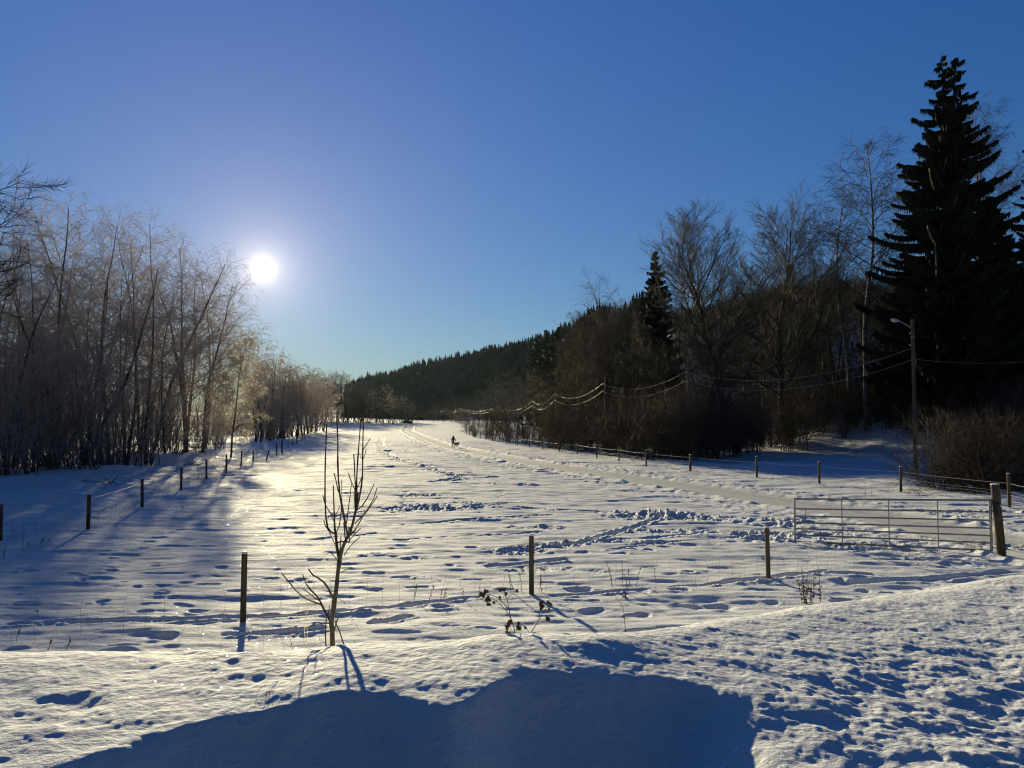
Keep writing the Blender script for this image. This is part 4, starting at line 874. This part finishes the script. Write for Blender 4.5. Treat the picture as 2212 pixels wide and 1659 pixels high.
o = mk('trunk', segs_mesh('sap_trunk', *ST, sides=9, material=M['sap']), sapo); o.location = -Vector(sapo.location)

def weed(name, label, cat, strokes, Y, parts_extra=None, material='bur', group=None):
    S = ([], [], [], []); u0, v0 = strokes[0][0][0]; base = at(u0, v0, Y); o = empty(name, base, label, cat, group)
    for pts, w0, w1, dy in strokes:
        n = len(pts); P = [np.array(at(p[0], p[1], Y + dy * i / max(n - 1, 1)) - base) for i, p in enumerate(pts)]; px = Y / F
        poly_segs(P, [(w0 + (w1 - w0) * i / (n - 1)) * px * .5 for i in range(n)], S)
    mk('stem', segs_mesh('stem', *S, sides=5, material=M[material]), o); return o, base
def zb(x, y): return ((1880 + x / 5.529) / 1.8517, (2300 + y / 5.529) / 1.8517)
BY = 5.1
bd_, bb = weed('burdock', 'dry burdock with many frosted burr heads standing at the crest of the snow bank', 'plant', [
    ([zb(1020, 1560), zb(1000, 1400), zb(970, 1150), zb(900, 950), zb(860, 760), zb(825, 540)], 2.8, 1.6, .05), ([zb(905, 960), zb(790, 780), zb(680, 665), zb(560, 560), zb(440, 480)], 1.8, 1.2, -.15), ([zb(845, 745), zb(740, 620), zb(600, 500), zb(440, 430), zb(340, 430)], 1.8, 1.1, .15),
    ([zb(825, 540), zb(780, 430), zb(740, 350)], 1.4, .9, .05), ([zb(825, 530), zb(780, 460), zb(690, 370)], 1.2, .9, -.05), ([zb(830, 520), zb(870, 460), zb(960, 400), zb(990, 350)], 1.3, .8, .1), ([zb(680, 665), zb(680, 560), zb(660, 500)], .9, .7, 0), ([zb(970, 1300), zb(900, 1200), zb(860, 1050), zb(880, 1000)], 1.4, .9, -.05), ([zb(960, 1400), zb(880, 1300), zb(820, 1260)], 1.1, .8, .05),
    ([zb(1000, 1210), zb(1040, 1170), zb(1080, 1160)], 1.0, .8, 0), ([zb(980, 1080), zb(1100, 1100), zb(1220, 1140), zb(1290, 1240), zb(1300, 1330)], 1.0, .8, .1),
    ([zb(1225, 1560), zb(1300, 1350), zb(1460, 1100), zb(1600, 850), zb(1700, 720), zb(1770, 640)], 2.2, 1.2, -.1), ([zb(1460, 1110), zb(1560, 1060), zb(1690, 985)], 1.0, .8, 0), ([zb(1540, 940), zb(1540, 830), zb(1560, 760)], 1.0, .8, .05), ([zb(1600, 850), zb(1590, 740), zb(1590, 680)], 1.0, .8, -.05), ([zb(1690, 740), zb(1720, 650), zb(1725, 600)], 1.0, .8, 0), ([zb(1240, 1480), zb(1290, 1390), zb(1390, 1350)], .9, .7, .05)], BY)
rb = np.random.RandomState(2)
burr_v = []
for k in range(70):
    d = unit(rb.normal(0, 1, 3)); e = unit(np.cross(d, rb.normal(0, 1, 3))) * .0022; burr_v += [d * .006 - e, d * .006 + e, d * rb.uniform(.013, .017)]
burr = new_mesh('burr', np.array(burr_v), np.arange(210).reshape(-1, 3)); burr.materials.append(M['bur'])
bm = bmesh.new(); bmesh.ops.create_icosphere(bm, subdivisions=1, radius=.009); bc = bpy.data.meshes.new('bc'); bm.to_mesh(bc); bm.free(); burr = joinm([(burr, 0), (bc, 0)], 'burr', [M['bur']])
for (x, y) in [(240, 400), (235, 450), (270, 440), (300, 420), (335, 340), (340, 380), (380, 365), (295, 470), (400, 480), (375, 520), (355, 555), (395, 570), (435, 555), (410, 520), (395, 650), (430, 650), (525, 610), (670, 335), (720, 325), (755, 330), (795, 410), (660, 495), (1035, 350),
               (870, 1020), (850, 1060), (885, 1060), (800, 1135), (845, 1130), (820, 1180), (900, 1020), (815, 1250), (830, 1290), (880, 1285), (815, 1310), (835, 1340), (1050, 1145), (1090, 1165), (1060, 1190), (1100, 1185), (1225, 1170), (1070, 1070),
               (1555, 635), (1590, 620), (1580, 680), (1620, 690), (1575, 740), (1590, 720), (1725, 595), (1755, 630), (1790, 655), (1750, 760), (1705, 955), (1740, 980), (1715, 995), (1420, 1300), (1415, 1340), (1375, 1370), (1430, 1355)]:
    q = mk('burr', burr, bd_); q.location = at(*zb(x, y), BY + rb.uniform(-.08, .08)) - bb; q.scale = [rb.uniform(.85, 1.2)] * 3; q.rotation_euler = (rb.rand() * 6, rb.rand() * 6, 0)
# frosted weed left of sapling, thin stalks
def s(a): return a
weed('frosted_weed', 'pale frosted weed with a feathery top left of the sapling trunk', 'plant', [([z2(375, 1600), z2(378, 1500), z2(352, 1260), z2(380, 1120), z2(390, 980), z2(385, 900)], 1.8, 1.0, 0), ([z2(372, 1500), z2(392, 1300), z2(370, 1150), z2(385, 1060)], 1.2, .9, .1)] +
     [([z2(385, 1090 - 25 * i), z2(385 + (60 + 4 * i) * (1 if i % 2 else -1) * .5, 1040 - 25 * i), z2(385 + (80 + 2 * i) * (1 if i % 2 else -1), 960 - 22 * i)], .9, .5, .05 * (-1) ** i) for i in range(9)], 5.0, material='hoar')
STK = [([z2(225, 1600), z2(205, 1470), z2(185, 1370)], 'short thin dry stalk on the bank far left of the sapling foot'), ([z2(995, 1540), z2(975, 1460), z2(952, 1390)], 'thin bent stalk right of the sapling foot'),
       ([(1354, 1388), (1350, 1350), (1347, 1318), (1338, 1300), (1326, 1285)], 'single thin arching stem right of the burdock'), ([z2(800, 1570), z2(825, 1520)], 'tiny twig tip by the sapling foot')]
for pts, lab in STK: weed('dry_stalk', lab, 'stalk', [(pts, 1.3, .8, .05)], 5.0, group='dry stalks on the snow bank')
o, b0 = weed('fallen_twig', 'frosted twig lying on the bank left of the sapling', 'twig', [([(600, 1432), (575, 1420), (545, 1407)], 1.8, .8, -.1), ([(590, 1428), (570, 1412), (558, 1395)], 1.2, .8, 0), ([(598, 1433), (585, 1410), (580, 1397)], 1.0, .6, 0), ([(575, 1430), (560, 1425), (552, 1412)], 1.0, .6, 0)], 4.05, material='hoar')
# weeds by the fence
wl = [('tuft of thin dark stalks beside the middle post of the near fence', [(1105, 1283, 1100, 1240), (1112, 1284, 1097, 1235), (1128, 1284, 1122, 1235), (1165, 1282, 1170, 1225), (1172, 1284, 1168, 1250)]),
      ('group of dark seeded stalks midway between the middle and right posts of the near fence', [(1322, 1268, 1316, 1222), (1326, 1270, 1308, 1205), (1345, 1265, 1343, 1208), (1356, 1270, 1348, 1240), (1361, 1270, 1358, 1228), (1374, 1267, 1384, 1225), (1419, 1262, 1412, 1225)]),
      ('row of thin stalks along the near fence left of the middle post', [(893, 1297, 900, 1262), (925, 1298, 938, 1265), (952, 1296, 955, 1270), (958, 1296, 966, 1268), (1002, 1295, 1000, 1270), (1035, 1292, 1037, 1262)]),
      ('dark stalks at the foot of the left fence near the left border', [(5, 1210, 12, 1180), (48, 1192, 52, 1150), (62, 1185, 60, 1172), (85, 1180, 95, 1160), (100, 1178, 108, 1163)]),
      ('faint dry stalks before the right fence between bush and gate', [(1672, 1040, 1668, 1028), (1870, 1072, 1868, 1058), (1880, 1074, 1884, 1056), (1990, 1080, 1985, 1062)]),
      ('two leaning dry twigs in the snow left of the near fence post', [(35, 1380, 48, 1345), (100, 1410, 112, 1375), (85, 1330, 78, 1310), (140, 1405, 152, 1378)])]
for lab, st in wl:
    P = ground_hit(st[0][0], st[0][1]); strokes = []
    for (a, b_, c, d) in st:
        Pk = ground_hit(a, b_); strokes.append((Pk, (a, b_, c, d)))
    S = ([], [], [], []); o = empty('dry_weeds', P, lab, 'weeds'); rw = np.random.RandomState(int(st[0][0]))
    for Pk, (a, b_, c, d) in strokes:
        tip = at(c, d, Pk.y + rw.uniform(-.1, .1)); m = (Pk + tip) / 2 + Vector((rw.uniform(-.02, .02), 0, 0)); q = [np.array(Pk - P) - [0, 0, .05], np.array(m - P), np.array(tip - P)]
        r_ = .0035 + .00005 * Pk.y; poly_segs(q, [r_, r_, r_ * .6], S)
        for j in range(9):
            t_ = rw.uniform(.35, 1); c0 = q[0] * (1 - t_) + q[2] * t_; poly_segs([c0, c0 + rw.normal(0, .018, 3)], [r_ * 1.6, r_ * .8], S)
    mk('stalks', segs_mesh('stalks', *S, sides=4, material=M['bur']), o)
def leafy(label, u, v, w, h, n, Hs):
    P = ground_hit(u, v); o = empty('withered_plant', P, label, 'plant'); rw = np.random.RandomState(u); S = ([], [], [], []); tri = []; px = P.y / F
    for k in range(n):
        x0 = rw.uniform(-.3, .3) * w * px; top = np.array([x0 + rw.normal(0, .2) * w * px, rw.normal(0, .05), h * px * rw.uniform(.6, 1.05)]); poly_segs([np.array([x0, rw.normal(0, .04), -.05]), top], [.004, .0025], S)
        for j in range(Hs):
            t_ = rw.uniform(.0, .78) ** 1.1; c0 = np.array([x0, 0, 0]) * (1 - t_) + top * t_; L_ = rw.uniform(.03, .075); d = unit(np.array([rw.normal(0, .7), rw.normal(0, .6), -1.])); e = unit(np.cross(d, rw.normal(0, 1, 3))) * L_ * .22
            m = c0 + d * L_ * .5; tri += [c0, m + e, c0 + d * L_, c0, c0 + d * L_, m - e + np.cross(e, d) * .6]
    mk('stems', segs_mesh('stems', *S, sides=4, material=M['bur']), o); lm = new_mesh('leaves', np.array(tri), np.arange(len(tri)).reshape(-1, 3)); lm.materials.append(M['leaf']); mk('leaves', lm, o)
leafy('withered dark-leaved plant clump standing in the snow below the metal gate', 1745, 1302, 42, 75, 9, 16)
leafy('thin withered stalk with leaves at its foot just right of the dark-leaved clump', 1771, 1299, 8, 70, 2, 7)
leafy('small crumpled dark plant in a snow pit right of the middle fence post', 1349, 1291, 14, 16, 4, 6)

# fallen tree across the far left
A = ground_hit(668, 930); B = ground_hit(745, 925); B = at(690, 920, A.y - 1)
ft = empty('fallen_tree', A, 'thin fallen tree lying across the snow past the end of the left fence', 'fallen tree'); S = ([], [], [], []); rw = np.random.RandomState(8)
ya = A.y; pl = [at(650, 924, ya), at(685, 922, ya), at(702, 917, ya), at(720, 915, ya), at(736, 916, ya), at(750, 921, ya), at(757, 926, ya)]
poly_segs([np.array(p - A) for p in pl], [.14, .13, .11, .09, .07, .05, .03], S); mk('trunk', segs_mesh('ft', *S, sides=6, material=M['bark']), ft)
S = ([], [], [], [])
for (u, v, u2, v2) in [(690, 922, 725, 926), (700, 919, 728, 927), (712, 916, 722, 924), (722, 915, 736, 926), (730, 915, 742, 927), (738, 916, 745, 924), (742, 918, 752, 908), (715, 916, 718, 906)]:
    a, c = np.array(at(u, v, ya) - A), np.array(at(u2, v2, ya - 1) - A); m = (a + c) / 2 + np.array([0, 0, .25]); poly_segs([a, m, c], [.05, .035, .02], S)
    for j in range(5): d = rw.normal(0, .5, 3); poly_segs([m, m + d], [.02, .01], S)
mk('branches', segs_mesh('ftb', *S, sides=4, material=M['bark']), ft)
for (u, v, lab) in [(420, 1005, 'dark bent brushwood lying in the snow between wood and left fence'), (230, 1046, 'dark brush of a fallen bough in the snow at the left wood edge')]:
    P = ground_hit(u, v); o = empty('fallen_branch', P, lab, 'branch'); S = ([], [], [], [])
    for k in range(9):
        d = unit(np.array([rw.normal(0, 1), rw.normal(0, .4), abs(rw.normal(0, .35)) + .1])); grow(rw, np.array([rw.normal(0, .3), 0, -.02]), d, rw.uniform(.8, 1.6), .018, 5, .25, -.1, S, .3)
    mk('twigs', segs_mesh('fb', *S, sides=4, material=M['bark']), o)

# ------------------------------------------------------------------ person and dog
def skin(name, joints, edges, material, parent, root=0, sub=2):
    me = bpy.data.meshes.new(name); me.from_pydata([j[0] for j in joints], edges, []); me.update(); o = mk(name, me, parent)
    sk = o.modifiers.new('skin', 'SKIN'); sk.use_smooth_shade = True
    sv = me.skin_vertices[0].data if me.skin_vertices else None
    for i, j in enumerate(joints):
        r = j[1]; r = (r, r) if isinstance(r, (int, float)) else r; o.data.skin_vertices[0].data[i].radius = r; o.data.skin_vertices[0].data[i].use_root = (i == root)
    ss = o.modifiers.new('sub', 'SUBSURF'); ss.levels = sub; ss.render_levels = sub
    dg = bpy.context.evaluated_depsgraph_get(); e = o.evaluated_get(dg); m2 = bpy.data.meshes.new_from_object(e); o.modifiers.clear(); o.data = m2; m2.materials.clear(); m2.materials.append(material)
    for p in m2.polygons: p.use_smooth = True
    return o
PP_ = ground_hit(979, 969); ps = 1.0
per = empty('person', PP_, 'person in black hooded clothing walking away beside the ski track with a dog', 'person')
ux = 1.75 / 27.5 / (1.75 * F / PP_.y / 27.5) if False else 1
hgt = H_for(977, 943, PP_.x, PP_.y); k = hgt / 1.70
J = [((0, 0, .93), (.15, .11)), ((0, .02, 1.15), (.14, .10)), ((0, .05, 1.38), (.19, .12)), ((0, .10, 1.53), (.075, .075)), ((0, .14, 1.66), (.10, .115)), ((0, .15, 1.75), .05),
     ((-.20, .05, 1.42), .075), ((-.29, .02, 1.16), .055), ((-.30, .08, .90), .042), ((.20, .05, 1.42), .075), ((.31, .04, 1.18), .055), ((.39, .10, .93), .042),
     ((-.10, 0, .86), .10), ((-.13, .03, .50), .065), ((-.16, -.04, .10), .05), ((-.18, .12, .05), .045), ((.10, 0, .86), .10), ((.12, .03, .50), .065), ((.13, -.01, .10), .05), ((.14, .14, .05), .045)]
E = [(0, 1), (1, 2), (2, 3), (3, 4), (4, 5), (2, 6), (6, 7), (7, 8), (2, 9), (9, 10), (10, 11), (0, 12), (12, 13), (13, 14), (14, 15), (0, 16), (16, 17), (17, 18), (18, 19)]
body = skin('body', [((a[0] * k, a[1] * k, a[2] * k), (r[0] * k, r[1] * k) if isinstance(r, tuple) else r * k) for a, r in J], E, M['cloth'], per)
def hand(sx, c):
    J = [((c[0], c[1], c[2]), .028), ((c[0] + sx * .005, c[1] + .02, c[2] - .07), .032)]; E = [(0, 1)]
    for i, dx in enumerate((-.024, -.008, .008, .024)):
        J.append(((c[0] + dx, c[1] + .03, c[2] - .12), .010)); J.append(((c[0] + dx, c[1] + .045, c[2] - .155 - .008 * (i in (1, 2))), .008)); E += [(1, len(J) - 2), (len(J) - 2, len(J) - 1)]
    J.append(((c[0] - sx * .045, c[1] + .03, c[2] - .07), .011)); E.append((0, len(J) - 1)); return skin('hand', J, E, M['cloth'], per, sub=1)
hand(-1, (-.30 * k, .09 * k, .87 * k)); hand(1, (.39 * k, .11 * k, .90 * k))
hood = lathe([(.02, .16), (.09, .13), (.135, .03), (.15, -.08), (.17, -.17), (.14, -.2)], 14, False); hood.materials.append(M['cloth']); hd = mk('hood', hood, per); hd.location = (0, .13 * k, 1.66 * k); hd.scale = (k * .95,) * 3
# dog, seen from behind, walking at the right
DP = ground_hit(985.5, 965.5); dog = empty('dog', DP, 'shaggy dark dog walking to the right of the person', 'dog')
DJ = [((0, -.12, .50), .13), ((.02, .12, .50), .12), ((.03, .34, .52), .14), ((.04, .48, .62), .08), ((.06, .60, .70), .075), ((.08, .72, .67), .04),
      ((-.08, -.16, .38), .07), ((-.09, -.09, .24), .042), ((-.09, -.20, .14), .03), ((-.09, -.17, .02), .03), ((.09, -.16, .38), .07), ((.10, -.02, .26), .042), ((.10, -.14, .15), .03), ((.10, -.10, .02), .03),
      ((-.07, .36, .38), .055), ((-.07, .38, .20), .032), ((-.07, .36, .02), .03), ((.12, .36, .38), .055), ((.13, .44, .20), .032), ((.13, .42, .03), .03), ((-.02, -.28, .58), .045), ((-.06, -.40, .68), .04), ((-.08, -.42, .80), .02)]
DE = [(0, 1), (1, 2), (2, 3), (3, 4), (4, 5), (0, 6), (6, 7), (7, 8), (8, 9), (0, 10), (10, 11), (11, 12), (12, 13), (2, 14), (14, 15), (15, 16), (2, 17), (17, 18), (18, 19), (0, 20), (20, 21), (21, 22)]
db = skin('body', [((a[0] * k, a[1] * k, a[2] * k), r * k * 1.1) for a, r in DJ], DE, M['fur'], dog)
for sx in (-1, 1):
    em = boxm(0, 0, 0, .05, .03, .10, .012); em.materials.append(M['fur']); e_ = mk('ear', em, dog); e_.location = ((.06 + sx * .065) * k, .58 * k, .73 * k)
dog.rotation_euler[2] = -.6

# ------------------------------------------------------------------ cold haze in the valley
hz = boxm(0, 0, 57, 2340, 2340, 126); hzm = bpy.data.materials.new('haze'); hzm.use_nodes = True; t = hzm.node_tree; t.nodes.clear()
ho = t.nodes.new('ShaderNodeOutputMaterial'); hv = t.nodes.new('ShaderNodeVolumePrincipled'); hv.inputs['Color'].default_value = (.62, .82, 1.0, 1); hv.inputs['Density'].default_value = HAZE; hv.inputs['Anisotropy'].default_value = .55
t.links.new(hv.outputs[0], ho.inputs['Volume']); hz.materials.append(hzm); mk('haze', hz, kind='stuff', label='thin cold haze filling the valley', category='haze')
SC.cycles.volume_bounces = 0; SC.cycles.volume_max_steps = 64
